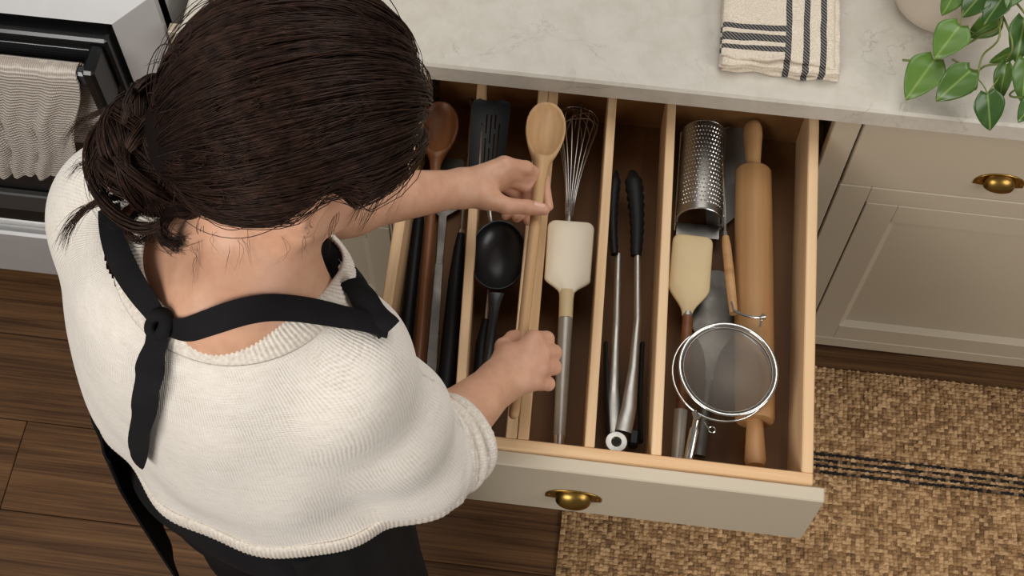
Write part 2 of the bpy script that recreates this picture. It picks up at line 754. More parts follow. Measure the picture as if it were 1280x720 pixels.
def cup_pull(parent, x, y, z, w=0.034, d=0.018, h=0.022):
    """brass bin pull: flanged quarter dome, open below"""
    rows = []
    for v in np.linspace(0, math.pi / 2, 9):
        rows.append([(x + w * 0.70 * math.cos(u), y - d * math.sin(v) * math.sin(u) ** 0.7,
                      z + h * math.cos(v) * math.sin(u) ** 0.7) for u in np.linspace(0.0, math.pi, 19)])
    o = obj('cup_pull', MB().slab(rows, 0.0016), M['brass'], parent, smooth=60)
    recalc(o)
    pts = []
    for u in np.linspace(0, math.pi, 17):
        pts.append((w * 1.16 * math.cos(u), h * 1.25 * math.sin(u) ** 0.8))
    pts += [(-w * 1.16, -0.004), (-w * 0.8, -0.006), (w * 0.8, -0.006), (w * 1.16, -0.004)]
    obj('flange', MB().prism(pts, (x, y, z), (1, 0, 0), (0, 0, 1), 0.0022, 0.0008), M['brass'], o, smooth=40)
    for s in (-1, 1):
        obj('screw', MB().lathe([(0.0028, 0), (0.0028, 0.001), (0.0015, 0.0018)], (x + s * w * 0.99, y - 0.002, z + 0.003), (0, -1, 0), 10), M['brass'], o)
    return o


def shaker(parent, name, x0, x1, z0, z1, y=0.0, fr=0.05, label=None):
    """inset door: frame of stiles and rails round a recessed panel with a small bevel"""
    t = 0.02
    d = obj(name, MB().box(x0, x1, y + 0.010, y + t, z0, z1, 0.001), M['paint'], parent, smooth=0)
    for nm, a in (('stile', (x0, x0 + fr, z0, z1)), ('stile', (x1 - fr, x1, z0, z1)),
                  ('rail', (x0 + fr, x1 - fr, z1 - fr, z1)), ('rail', (x0 + fr, x1 - fr, z0, z0 + fr))):
        obj(nm, MB().box(a[0], a[1], y, y + 0.012, a[2], a[3], 0.0012), M['paint'], d, smooth=0)
    # sloping moulding inside the frame
    i0, i1, k0, k1, b = x0 + fr, x1 - fr, z0 + fr, z1 - fr, 0.011
    o4 = [(i0, y + 0.0015, k0), (i1, y + 0.0015, k0), (i1, y + 0.0015, k1), (i0, y + 0.0015, k1)]
    n4 = [(i0 + b, y + 0.0098, k0 + b), (i1 - b, y + 0.0098, k0 + b), (i1 - b, y + 0.0098, k1 - b), (i0 + b, y + 0.0098, k1 - b)]
    obj('moulding', MB().add(o4 + n4, [(j, (j + 1) % 4, 4 + (j + 1) % 4, 4 + j) for j in range(4)]), M['paint'], d, smooth=0)
    return d


ZF1 = ZC - CT - 0.002        # top of the cabinet faces
# ---- cabinet of the open drawer
AX0, AX1, OP0, OP1 = -0.686, 0.0645, -0.626, 0.0225
A = thing('base_cabinet', (-0.31, 0, 0), 'greige base cabinet whose drawer is pulled open', 'cabinet')
obj('side_panel', MB().box(AX0 + 0.001, AX0 + 0.019, 0.02, 0.6, 0.1, ZF1), M['paint'], A)
obj('side_panel', MB().box(AX1 - 0.019, AX1 - 0.001, 0.02, 0.6, 0.1, ZF1), M['paint'], A)
obj('back_panel', MB().box(AX0 + 0.02, AX1 - 0.02, 0.58, 0.6, 0.1, ZF1), M['pine_z'], A)
obj('face_stile', MB().box(AX0, OP0, 0, 0.02, 0.1, ZF1), M['paint'], A)
obj('face_stile', MB().box(OP1, AX1 - 0.0018, 0, 0.02, 0.1, ZF1), M['paint'], A)
obj('face_rail', MB().box(OP0, OP1, 0, 0.02, 0.632, 0.662), M['paint'], A)
obj('face_rail', MB().box(OP0, OP1, 0, 0.02, 0.1, 0.137), M['paint'], A)
obj('shelf', MB().box(AX0 + 0.02, AX1 - 0.02, 0.022, 0.57, 0.632, 0.65), M['pine_x'], A)
obj('runner', MB().box(0.002, 0.016, -0.2, 0.56, 0.70, 0.745), M['steel'], A)
obj('runner', MB().box(-0.619, -0.605, -0.2, 0.56, 0.70, 0.745), M['steel'], A)
obj('toe_kick', MB().box(AX0, AX1, 0.07, 0.088, 0.0, 0.1), M['dark'], A)
_mid = (OP0 + OP1) / 2
for a, b in ((OP0 + 0.002, _mid - 0.001), (_mid + 0.001, OP1 - 0.002)):
    shaker(A, 'door', a, b, 0.139, 0.630)

# ---- the cabinet to the right, drawer over an inset door
B = thing('base_cabinet', (0.4, 0, 0), 'greige base cabinet with a closed drawer and inset door at right', 'cabinet')
BX0, BX1 = 0.0660, 0.74
obj('carcass', MB().box(BX0, BX1, 0.021, 0.6, 0.1, ZF1 - 0.03), M['paint'], B)
fd = obj('drawer', MB().box(BX0 + 0.001, BX1, 0, 0.02, 0.675, ZF1 - 0.014), M['paint'], B)
cup_pull(fd, 0.304, 0.0, 0.722)
obj('top_rail', MB().box(BX0, BX1, 0.002, 0.02, ZF1 - 0.012, ZF1), M['paint'], B)
obj('face_stile', MB().box(BX0, 0.1175, 0, 0.02, 0.1, 0.672), M['paint'], B)
obj('face_stile', MB().box(BX1 - 0.05, BX1, 0, 0.02, 0.1, 0.672), M['paint'], B)
obj('face_rail', MB().box(0.1175, BX1 - 0.05, 0, 0.02, 0.628, 0.672), M['paint'], B)
obj('face_rail', MB().box(0.1175, BX1 - 0.05, 0, 0.02, 0.1, 0.134), M['paint'], B)
obj('toe_kick', MB().box(BX0, BX1, 0.07, 0.088, 0.0, 0.1), M['dark'], B)
shaker(B, 'door', 0.1200, BX1 - 0.052, 0.136, 0.626, 0.0, 0.052)

# ---- narrow drawer cabinet between the oven and the open drawer
Cc = thing('base_cabinet', (-0.82, 0, 0), 'narrow greige drawer cabinet beside the oven behind the person', 'cabinet')
CX0, CX1 = XL + 0.012, AX0 - 0.0015
obj('carcass', MB().box(CX0, CX1, 0.021, 0.6, 0.1, ZF1), M['paint'], Cc)
obj('face_stile', MB().box(CX0, CX0 + 0.03, 0, 0.02, 0.1, ZF1), M['paint'], Cc)
obj('face_stile', MB().box(CX1 - 0.004, CX1, 0, 0.02, 0.1, ZF1), M['paint'], Cc)
obj('filler_strip', MB().box(-1.004, CX0 - 0.016, 0.012, 0.03, 0.0, ZF1), M['paint'], Cc)
obj('filler_strip', MB().box(CX0 - 0.0145, CX0 - 0.001, 0.005, 0.03, 0.0, ZF1), M['paint'], Cc)
for z0, z1 in ((0.69, ZF1 - 0.01), (0.375, 0.685), (0.07, 0.370)):
    shaker(Cc, 'drawer', CX0 + 0.032, CX1 - 0.006, z0, z1, 0.0, 0.045)
obj('toe_kick', MB().box(CX0, CX1, 0.07, 0.088, 0.0, 0.1), M['dark'], Cc)


# ---- range oven on the far left
def oven():
    xr = -1.008
    xl = xr - 0.76
    R = thing('range_oven', ((xr + xl) / 2, 0.3, 0), 'stainless steel range with black glass oven door at left edge', 'oven')
    obj('body', MB().box(xl, xr, 0.02, 0.62, 0.06, 0.945, 0.004), M['steel_brushed'], R)
    # bevelled stainless surround of the door
    zt = 0.957
    o = [(xl, 0.012, 0.30), (xr, 0.012, 0.30), (xr, 0.012, zt), (xl, 0.012, zt)]
    i = [(xl + 0.066, -0.014, 0.30), (xr - 0.066, -0.014, 0.30), (xr - 0.066, -0.014, zt - 0.045), (xl + 0.066, -0.014, zt - 0.045)]
    bk = [(p[0], 0.045, p[2]) for p in o]
    mb = MB().add(o + i + bk, [(1, 2, 6, 5), (2, 3, 7, 6), (3, 0, 4, 7), (1, 9, 10, 2), (2, 10, 11, 3), (3, 11, 8, 0)])
    recalc(obj('door_surround', mb, M['steel_brushed'], R, smooth=0))
    obj('cooktop', MB().box(xl, xr, 0.014, 0.62, 0.945, 0.957, 0.003), M['steel_brushed'], R)
    dx0, dx1 = xl + 0.073, xr - 0.073
    d = obj('oven_door', MB().box(dx0, dx1, -0.036, 0.02, 0.310, 0.897, 0.004), M['black_enamel'], R)
    gl = NT('oven_glass').set(Base_Color=(0.012, 0.012, 0.014, 1), Roughness=0.08, IOR=1.5)
    obj('window', MB().box(dx0 + 0.012, dx1 - 0.012, -0.0385, -0.0355, 0.45, 0.875, 0.001), gl.m, d)
    obj('lower_trim', MB().box(dx0, dx1, -0.050, -0.0355, 0.375, 0.432, 0.003), plain('dark_trim', (64, 62, 60), 0.35), d)
    hz = 0.862
    h = obj('handle', MB().box(dx0 + 0.02, dx1 - 0.022, -0.084, -0.066, hz - 0.016, hz + 0.012, 0.005), plain('handle_grey', (84, 84, 86), 0.3, 0.6), d)
    for bx in (dx1 - 0.022, dx0 + 0.02):
        obj('handle_bracket', MB().obox((bx + 0.004, -0.062, hz - 0.030), np.eye(3), (0.010, 0.028, 0.055), 0.007), M['black_enamel'], d)
    w = obj('warming_drawer', MB().box(xl + 0.004, xr - 0.004, -0.03, 0.02, 0.085, 0.300, 0.004), M['steel_brushed'], R)
    obj('drawer_grip', MB().box(xl + 0.01, xr - 0.01, -0.052, -0.028, 0.255, 0.285, 0.008), M['steel_brushed'], w)
    obj('foot_panel', MB().box(xl + 0.01, xr - 0.01, 0.03, 0.05, 0.0, 0.07, 0.001), M['black_enamel'], R)
    # towel over the handle
    m = NT('oatmeal_waffle')
    c = m.coord((1, 1, 1))
    wv = m.n('ShaderNodeTexWave', wave_type='BANDS', bands_direction='Z')
    wv.inputs['Scale'].default_value = 48
    wv.inputs['Distortion'].default_value = 2.5
    wv.inputs['Detail'].default_value = 2
    m.l(c, wv.inputs['Vector'])
    w2 = m.n('ShaderNodeTexWave', wave_type='BANDS', bands_direction='X')
    w2.inputs['Scale'].default_value = 95
    w2.inputs['Distortion'].default_value = 2
    m.l(c, w2.inputs['Vector'])
    hgt = m.math('ADD', m.math('MULTIPLY', wv.outputs[1], 0.7), m.math('MULTIPLY', w2.outputs[1], 0.3))
    m.set(Base_Color=m.ramp(hgt, [(0.1, lin((168, 154, 142))), (0.8, lin((212, 202, 190)))]), Roughness=0.95)
    m.bump(hgt, 0.8, 0.004)
    yb, zb = -0.075, hz - 0.002
    path = [(yb + 0.022, zb - 0.22)]
    for s in np.linspace(0, 1, 10)[1:]:
        path.append((yb + 0.022 - 0.003 * s, zb - 0.22 + 0.22 * s))
    for a in np.linspace(0, math.pi, 9)[1:-1]:
        path.append((yb + 0.018 * math.cos(a), zb + 0.020 * math.sin(a)))
    for s in np.linspace(0, 1, 26):
        path.append((yb - 0.018 - 0.004 * math.sin(s * 3), zb - 0.275 * s))
    rows = []
    tx0, tx1 = -1.56, -1.118
    for ip, (yy, zz) in enumerate(path):
        f = max(0.0, (zb - zz) / 0.275) if yy < yb else max(0.0, (zb - zz) / 0.9)
        row = []
        for u in np.linspace(0, 1, 60):
            xx = tx0 + (tx1 - tx0) * u
            rip = 0.010 * math.sin(u * 26 + 1.5 * f) + 0.006 * math.sin(u * 61 + 4 * f)
            sg = -1 if yy < yb else 0.15
            row.append((xx + 0.004 * math.sin(zz * 40) - (0.085 * f * u ** 2 if yy < yb else 0.03 * f * u), yy + sg * abs(rip) * min(1, 2 * f + 0.12), zz + 0.006 * f * math.sin(u * 17)))
        rows.append(row)
    t = obj('oven_towel', recalc_mb(MB().slab(rows, 0.004)), m.m, smooth=80)
    tag(t, 'oatmeal textured dish towel hanging over the oven door handle', 'towel')


def recalc_mb(mb):
    return mb


oven()

# ================================================================== THE OPEN DRAWER
M['ply_x'] = wood('drawer_back_ply_shaded', (98, 66, 35), (126, 88, 50), 'x', 0.5, 0.65)  # the back board's shadow under the counter is painted into this brown
ZT, ZB = 0.828, 0.722
WL = 0.0155
DX0, DX1, DY0, DY1 = -0.606, 0.0, -0.581, 0.052
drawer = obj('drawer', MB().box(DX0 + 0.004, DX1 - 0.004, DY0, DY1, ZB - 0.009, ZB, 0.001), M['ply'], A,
             label='open wooden drawer with dividers full of utensils')
obj('side_board', MB().box(DX1 - WL, DX1, DY0 + 0.016, DY1, 0.695, ZT, 0.0015), M['pine'], drawer, smooth=0)
_a = unit((-0.013, DY1 - DY0 - 0.016, 0))
obj('side_board', MB().obox((DX0 + WL / 2 - 0.0065, (DY0 + 0.016 + DY1) / 2, (0.695 + ZT) / 2), ((_a[1], -_a[0], 0), _a, (0, 0, 1)), (WL / 2, (DY1 - DY0 - 0.016) / 2, (ZT - 0.695) / 2), 0.0015), M['pine'], drawer, smooth=0)
obj('front_board', MB().box(DX0, DX1, DY0, DY0 + 0.0157, 0.695, ZT, 0.0015), M['pine_x'], drawer, smooth=0)
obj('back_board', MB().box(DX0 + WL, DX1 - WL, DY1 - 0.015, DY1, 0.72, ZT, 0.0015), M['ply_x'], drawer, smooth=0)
fp = obj('front_panel', MB().box(-0.626 + 0.003, 0.0168, -0.602, DY0 - 0.0003, 0.667, 0.822, 0.0018), M['paint'], drawer, smooth=0,
         label='greige painted drawer front')


def divider(xf, xb, w=0.0138, z1=ZT - 0.0005):
    y0, y1 = DY0 + 0.016, DY1 - 0.0155
    a = unit((xb - xf, y1 - y0, 0))
    c = ((xf + xb) / 2, (y0 + y1) / 2, (ZB + z1) / 2)
    n = np.array([a[1], -a[0], 0])
    obj('divider', MB().obox(c, (n, a, (0, 0, 1)), (w / 2, (y1 - y0) / 2, (z1 - ZB) / 2), 0.0012), M['pine'], drawer, smooth=0)


divider(-0.476, -0.521, 0.0130)
divider(-0.4035, -0.424, 0.0150)
divider(-0.3875, -0.4085, 0.0150)
divider(-0.298, -0.317, 0.0135)
divider(-0.2085, -0.226, 0.0138)
_p = cup_pull(fp, -0.311, -0.602, 0.728)

# ------------------------------------------------------------------ utensils
M['dark_wood'] = wood('dark_teak', (84, 48, 26), (128, 80, 46), 'x', 1.0, 0.4)
M['beech'] = wood('beech_spoon', (164, 124, 84), (198, 160, 116), 'x', 1.1, 0.5)
M['beech_handle'] = wood('beech_handle', (158, 116, 74), (188, 146, 100), 'x', 1.1, 0.5)
M['maple'] = wood('maple_pin', (140, 99, 60), (174, 133, 88), 'x', 0.7, 0.5)
M['cream'] = plain('cream_silicone', (226, 214, 190), 0.5, 0, 0.02, 20)
M['cream2'] = plain('tan_silicone', (196, 173, 130), 0.5, 0, 0.03, 20)  # tan lowered so that shade on the turner sits in the colour
M['grey_handle'] = plain('grey_handle', (150, 142, 130), 0.32, 0.35, 0.05, 60)
M['chrome'] = metal('chrome', (205, 203, 198), 0.16)
M['dull_steel'] = metal('dull_steel', (150, 146, 140), 0.38)
M['wire'] = metal('whisk_wire', (190, 188, 186), 0.22)


def spoon_mb(Lb, Wb, dep, L, r0, r1, h=0.002, bend=0.0, thick=0.0035):
    def f(P):
        q = P.copy()
        c = np.array([Lb / 2, 0, 0.0])
        I = np.eye(3)
        # egg outline: narrower toward the handle
        q[..., 1] = P[..., 1] * (1 + 0.22 * np.clip((P[..., 0] - Lb * 0.4) / Lb, -0.4, 0.8))
        out = sd_ell(q, c, I, (Lb / 2, Wb / 2, dep))
        out = smax(out, P[..., 2] - 0.0015, 0.003)
        inn = sd_ell(q, c + np.array([-0.002, 0, dep * 0.28]), I, (Lb / 2 - thick, Wb / 2 - thick, dep * 1.0))
        zz = lambda x: bend * np.clip((x - Lb) / max(L - Lb, 1e-3), 0, 1)
        q2 = P.copy()
        q2[..., 2] -= zz(P[..., 0])
        han = sd_cone(q2, (Lb * 0.93, 0, -0.004), (L - r1, 0, -0.002), r0, r1)
        neck = sd_cone(P, (Lb * 0.80, 0, -0.007), (Lb * 1.22, 0, -0.004), Wb * 0.20, r0)
        d = smin(smin(out, neck, 0.018), han, 0.006)
        return smax(d, -inn, 0.003)
    b = max(Wb / 2, 0.02) + 0.006
    mb = nets(f, (-0.006, -b, -dep - 0.014), (L + 0.008, b, max(0.016, bend + 0.012)), h)
    return smooth_mesh(mb, 2)


def lay(mb, a, b, up=(0, 0, 1)):
    """put a mesh built along +x so that x runs from a towards b"""
    o, ax = frame(a, np.asarray(b, float) - np.asarray(a, float), up)
    mb.V = np.asarray(mb.V, float) @ ax + o
    return mb


def oriented(name, mb, mat, a, b, up=(0, 0, 1), parent=None, smooth=60):
    """like lay(), but keeps the grain axis: the object itself is turned"""
    o, ax = frame(a, np.asarray(b, float) - np.asarray(a, float), up)
    me = bpy.data.meshes.new(name)
    fast_mesh(me, np.asarray(mb.V, float), mb.F)
    me.materials.append(mat)
    me.shade_smooth()
    if smooth < 180:
        me.set_sharp_from_angle(angle=math.radians(smooth))
    ob = bpy.data.objects.new(name, me)
    COL.objects.link(ob)
    M4 = Matrix([[float(ax[j][i]) for j in range(3)] + [float(o[i])] for i in range(3)] + [[0, 0, 0, 1]])
    if parent is not None:
        M4 = Matrix.Translation(Vector([-float(x) for x in origin_of(parent)])) @ M4
    ob.matrix_basis = M4
    ob.parent = parent
    return ob


# dark wooden spoon, leftmost compartment
a = at(551, 126, 0.800)
b = at(517, 520, 0.748)
o = oriented('wooden_spoon', spoon_mb(0.096, 0.063, 0.016, float(np.linalg.norm(b - a)), 0.0065, 0.0075), M['dark_wood'], a, b)
tag(o, 'dark reddish brown wooden spoon in the leftmost compartment', 'spoon')

# held spoon
SP_A = at(686, 127, 0.905)
SP_B = at(642, 523, 0.925)
o = oriented('wooden_spoon', spoon_mb(0.106, 0.0600, 0.017, float(np.linalg.norm(SP_B - SP_A)), 0.0085, 0.0070), M['beech'], SP_A, SP_B,
             up=(0.12, -0.08, 1))
tag(o, 'pale beech wooden spoon held in both hands', 'spoon')

# slotted turner
t = thing('slotted_turner', at(613, 180, ZB), 'black slotted nylon turner under the left hand', 'spatula')
a, b = at(615, 128, 0.842), at(607, 226, 0.828)
_, ax = frame(a, b - a, (0, 0, 1))
L = float(np.linalg.norm(b - a))


def slotted():
    u, w, n = ax
    nx, ny = 34, 26
    def P(i, j):
        x = i / nx * L
        s = j / ny * 2 - 1
        # rounded top corners
        hw = 0.030 * (1 - 0.18 * (x / L))
        r = 0.012
        if x < r:
            hw -= r - math.sqrt(max(0, r * r - (r - x) ** 2))
        if x > L * 0.86:
            hw *= 1 - 0.6 * ((x - L * 0.86) / (L * 0.14)) ** 2
        return a + u * x + w * hw * s + n * (0.006 * s * s + 0.004 * math.cos(x / L * 3))
    top = [[P(i, j) for j in range(ny + 1)] for i in range(nx + 1)]
    bot = [[p - n * 0.0025 for p in r] for r in top]
    hole = set()
    for k, (j0, i0, i1) in enumerate([(7, 10, 30), (10, 6, 14), (10, 16, 30), (13, 6, 18), (13, 20, 30), (16, 6, 12), (16, 14, 30), (19, 10, 30)]):
        for i in range(i0, i1):
            hole.add((i, j0))
    m = ny + 1
    k = (nx + 1) * m
    vs = [p for r in top for p in r] + [p for r in bot for p in r]
    fs = []
    solid = lambda i, j: 0 <= i < nx and 0 <= j < ny and (i, j) not in hole
    for i in range(nx):
        for j in range(ny):
            if not solid(i, j):
                continue
            q = (i * m + j, i * m + j + 1, (i + 1) * m + j + 1, (i + 1) * m + j)
            fs.append(q[::-1])
            fs.append(tuple(x + k for x in q))
            for (di, dj, e0, e1) in ((-1, 0, q[0], q[1]), (1, 0, q[2], q[3]), (0, -1, q[3], q[0]), (0, 1, q[1], q[2])):
                if not solid(i + di, j + dj):
                    fs.append((e0, e1, e1 + k, e0 + k))
    return MB().add(vs, fs)


recalc(obj('blade', slotted(), M['black_plastic'], t, smooth=50))
c1, c2 = at(616, 300, 0.775), at(608, 400, 0.755)
obj('shaft', MB().tube([b - (b - a) * 0.06 + np.array([0, 0, 0.004]), (b + c1) / 2, c1, c2], [0.0042, 0.0036, 0.0036, 0.0036], 10), M['dull_steel'], t)
obj('grip', MB().tube([c2, at(603, 430, 0.752), at(596, 520, 0.748), at(594, 540, 0.748)], [0.006, (0.008, 0.010), (0.008, 0.011), (0.005, 0.007)], 10), M['black_plastic'], t)

# black solid spoon (ladle bowl) above it
a, b = at(626, 275, 0.812), at(600, 545, 0.765)


def ladle_mb(Lb, Wb, dep, thick=0.0028):
    def f(P):
        c = np.array([Lb / 2, 0, 0.0])
        I = np.eye(3)
        out = sd_ell(P, c, I, (Lb / 2, Wb / 2, dep))
        inn = sd_ell(P, c, I, (Lb / 2 - thick, Wb / 2 - thick, dep - thick))
        sh = smax(smax(out, -inn, 0.001), P[..., 2] - 0.0006 - 0.05 * np.maximum(P[..., 0] - Lb * 0.75, 0), 0.0015)
        return sh
    return smooth_mesh(nets(f, (-0.004, -Wb / 2 - 0.004, -dep - 0.004), (Lb + 0.004, Wb / 2 + 0.004, 0.006), 0.00125), 1)


t = thing('serving_spoon', at(620, 340, ZB), 'glossy black deep serving spoon beside the held spoon', 'spoon')
gb = NT('black_gloss_nylon').set(Base_Color=lin((24, 24, 25)), Roughness=0.32)
oriented('bowl', ladle_mb(0.112, 0.084, 0.030), gb.m, a, at(615, 420, 0.796), parent=t)
e0 = at(620, 366, 0.803)
obj('handle', MB().tube([e0, at(619, 378, 0.800), at(617, 400, 0.790), at(612, 440, 0.775), at(603, 500, 0.765), at(597, 545, 0.760)],
                        [(0.002, 0.013), (0.003, 0.008), (0.0035, 0.0065), (0.0045, 0.0075), (0.006, 0.010), (0.004, 0.008)], 10, up=(0, 0, 1)), gb.m, t)

# black-handled utensils in the left compartment
t = thing('kitchen_utensil', at(565, 400, ZB), 'thick black handled utensil with a thin steel shaft beside the first divider', 'utensil')
s0, s1 = at(590, 135, 0.752), at(577, 288, 0.756)
obj('shaft', MB().tube([s0, s1], 0.0024, 8), M['steel'], t)
obj('collar', MB().tube([s1, at(576.5, 294, 0.756)], [0.0045, 0.006], 10), M['steel'], t)
obj('grip', MB().tube([at(576.5, 293, 0.756), at(574, 310, 0.757), at(570, 350, 0.757), at(563, 430, 0.755), at(556, 500, 0.752), at(553, 525, 0.752)],
                      [0.006, 0.0082, (0.010, 0.0115), (0.011, 0.0135), (0.011, 0.013), (0.006, 0.008)], 12), M['black_plastic'], t)
for s in (-1, 1):
    q = at(591 + 3 * s, 112, 0.752)
    obj('tine', MB().tube([s0, s0 * 0.6 + q * 0.4 + np.array([0.002 * s, 0, 0]), q], [0.0022, 0.0018, 0.0008], 7), M['steel'], t)

M['grey_steel'] = metal('grey_steel', (96, 92, 86), 0.45)
t = thing('steel_spatula', at(545, 420, ZB), 'flat grey steel spatula at the bottom of the leftmost compartment', 'spatula')
g0, g1 = at(549, 330, 0.735), at(536, 505, 0.732)
u = unit(g1 - g0)
w = unit(np.cross((0, 0, 1), u))
Lh = float(np.linalg.norm(g1 - g0))
pts = [(0, -0.0055), (Lh - 0.006, -0.0075), (Lh, -0.004), (Lh, 0.004), (Lh - 0.006, 0.0075), (0, 0.0055)]
obj('handle', MB().prism(pts, g0, u, w, 0.003, 0.0008), M['grey_steel'], t)
pts = [(-0.19, -0.024), (-0.185, -0.027), (-0.10, -0.026), (-0.085, -0.006), (0.004, -0.0045), (0.004, 0.0045), (-0.085, 0.006), (-0.10, 0.026), (-0.185, 0.027), (-0.19, 0.024)]
obj('blade', MB().prism(pts, g0 + np.array([0, 0, -0.003]), u, w, 0.0016, 0.0004), M['grey_steel'], t)
obj('rivet', MB().lathe([(0.0022, 0), (0.0022, 0.0006), (0.001, 0.001)], at(548, 417, 0.7355), (0, 0, 1), 8), M['dark'], t)

t = thing('kitchen_utensil', at(515, 400, ZB), 'black utensil with a long handle against the left drawer wall', 'utensil')
obj('handle', MB().tube([at(526, 262, 0.741), at(523, 280, 0.741), at(513, 370, 0.740), at(502, 470, 0.738), at(498, 510, 0.737)],
                        [0.005, (0.008, 0.009), (0.008, 0.0095), (0.009, 0.011), (0.005, 0.007)], 10), M['black_plastic'], t)
obj('head', MB().obox(at(529, 240, 0.736), frame((0, 0, 0), at(529, 240, 0.736) - at(526, 262, 0.736), (0, 0, 1))[1], (0.024, 0.010, 0.006), 0.004), M['black_plastic'], t)


# whisk
def whisk():
    t = thing('whisk', at(715, 250, ZB), 'steel balloon whisk lying under the cream spatula', 'whisk')
    top, nk = at(724, 134, 0.766), at(711, 274, 0.766)
    end = at(697, 515, 0.742)
    _, ax = frame(nk, top - nk, (0, 0, 1))
    u, w, n = ax
    L = float(np.linalg.norm(top - nk))
    wires = MB()
    for k in range(8):
        ph = math.pi * k / 8 + 0.12
        rad = w * math.cos(ph) + n * math.sin(ph)
        sc = 1.0 - 0.035 * (k % 4)
        path = []
        for s in np.linspace(-1, 1, 41):
            tt = 1 - abs(s) ** 1.0
            al = abs(s)
            x = L * sc * math.cos(al * math.pi / 2) ** 0.55
            r = 0.0325 * math.sin(min(1, al * 2.3) * math.pi / 2) ** 1.0 * (1 - 0.84 * max(0, (al - 0.43) / 0.57) ** 1.25) * (1 if s > 0 else -1)
            path.append(nk + u * x + rad * r)
        obj('wire', MB().tube(path, 0.00092, 6), M['wire'], t, smooth=180)
    obj('ferrule', MB().tube([nk + u * 0.012, nk - u * 0.01], [0.0058, 0.0068], 12), M['dull_steel'], t)
    obj('handle', MB().tube([nk - u * 0.008, nk * 0.7 + end * 0.3, nk * 0.1 + end * 0.9, end], [0.0068, 0.009, 0.008, 0.005], 12), M['dull_steel'], t)


whisk()


def blade_outline(L, w0, w1, r, neck, taper):
    """spatula head: rounded top corners, straight sides, curved taper into the neck"""
    P = []
    for a in np.linspace(math.pi, math.pi / 2, 7):
        P.append((r + r * math.cos(a), w0 - r + r * math.sin(a)))
    P.append((L * 0.4, (w0 + w1) / 2))
    P.append((L - taper, w1))
    for s in np.linspace(0, 1, 9)[1:]:
        P.append((L - taper + taper * s, neck + (w1 - neck) * (0.5 + 0.5 * math.cos(math.pi * s ** 0.9))))
    return P + [(x, -y) for x, y in P[::-1]]


# cream silicone spatula
t = thing('silicone_spatula', at(708, 380, ZB), 'cream silicone spatula with a grey handle lying over the whisk', 'spatula')
a, b = at(714.5, 275, 0.806), at(708, 367, 0.802)
_, ax = frame(a, b - a, (0, 0, 1))
L = float(np.linalg.norm(b - a))


def soft_blade(L, w0, w1, r, neck, taper, th):
    out = np.array(blade_outline(L, w0, w1, r, neck, taper))
    c = np.array([L * 0.45, 0])
    rings = []
    for s, h in ((0.2, 0.0), (0.9, 0.0008), (0.985, 0.3 * th), (1.0, 0.5 * th), (0.985, 0.75 * th), (0.93, 0.95 * th), (0.6, th), (0.2, th)):
        rings.append([(c[0] + (x - c[0]) * s, c[1] + (y - c[1]) * s, h - th) for x, y in out])
    return MB().loft(rings)


oriented('blade', soft_blade(L, 0.0345, 0.0335, 0.012, 0.0105, 0.024, 0.009), M['cream'], a, b, parent=t)
n0, n1, e1 = at(708.5, 362, 0.799), at(707, 398, 0.797), at(698, 566, 0.772)
obj('neck', MB().tube([n0, n0 * 0.7 + n1 * 0.3, n1], [(0.004, 0.012), (0.006, 0.0105), (0.0085, 0.0102)], 14, up=(0, 0, 1)), M['cream2'], t)
obj('handle', MB().tube([n1, n1 * 0.96 + e1 * 0.04, n1 * 0.12 + e1 * 0.88], [(0.0085, 0.0102), (0.0085, 0.0102), (0.0075, 0.0085)], 16, up=(0, 0, 1)), M['grey_handle'], t)
obj('end_cap', MB().tube([n1 * 0.12 + e1 * 0.88, e1], [(0.0075, 0.0085), (0.006, 0.007)], 16, up=(0, 0, 1)), M['chrome'], t)


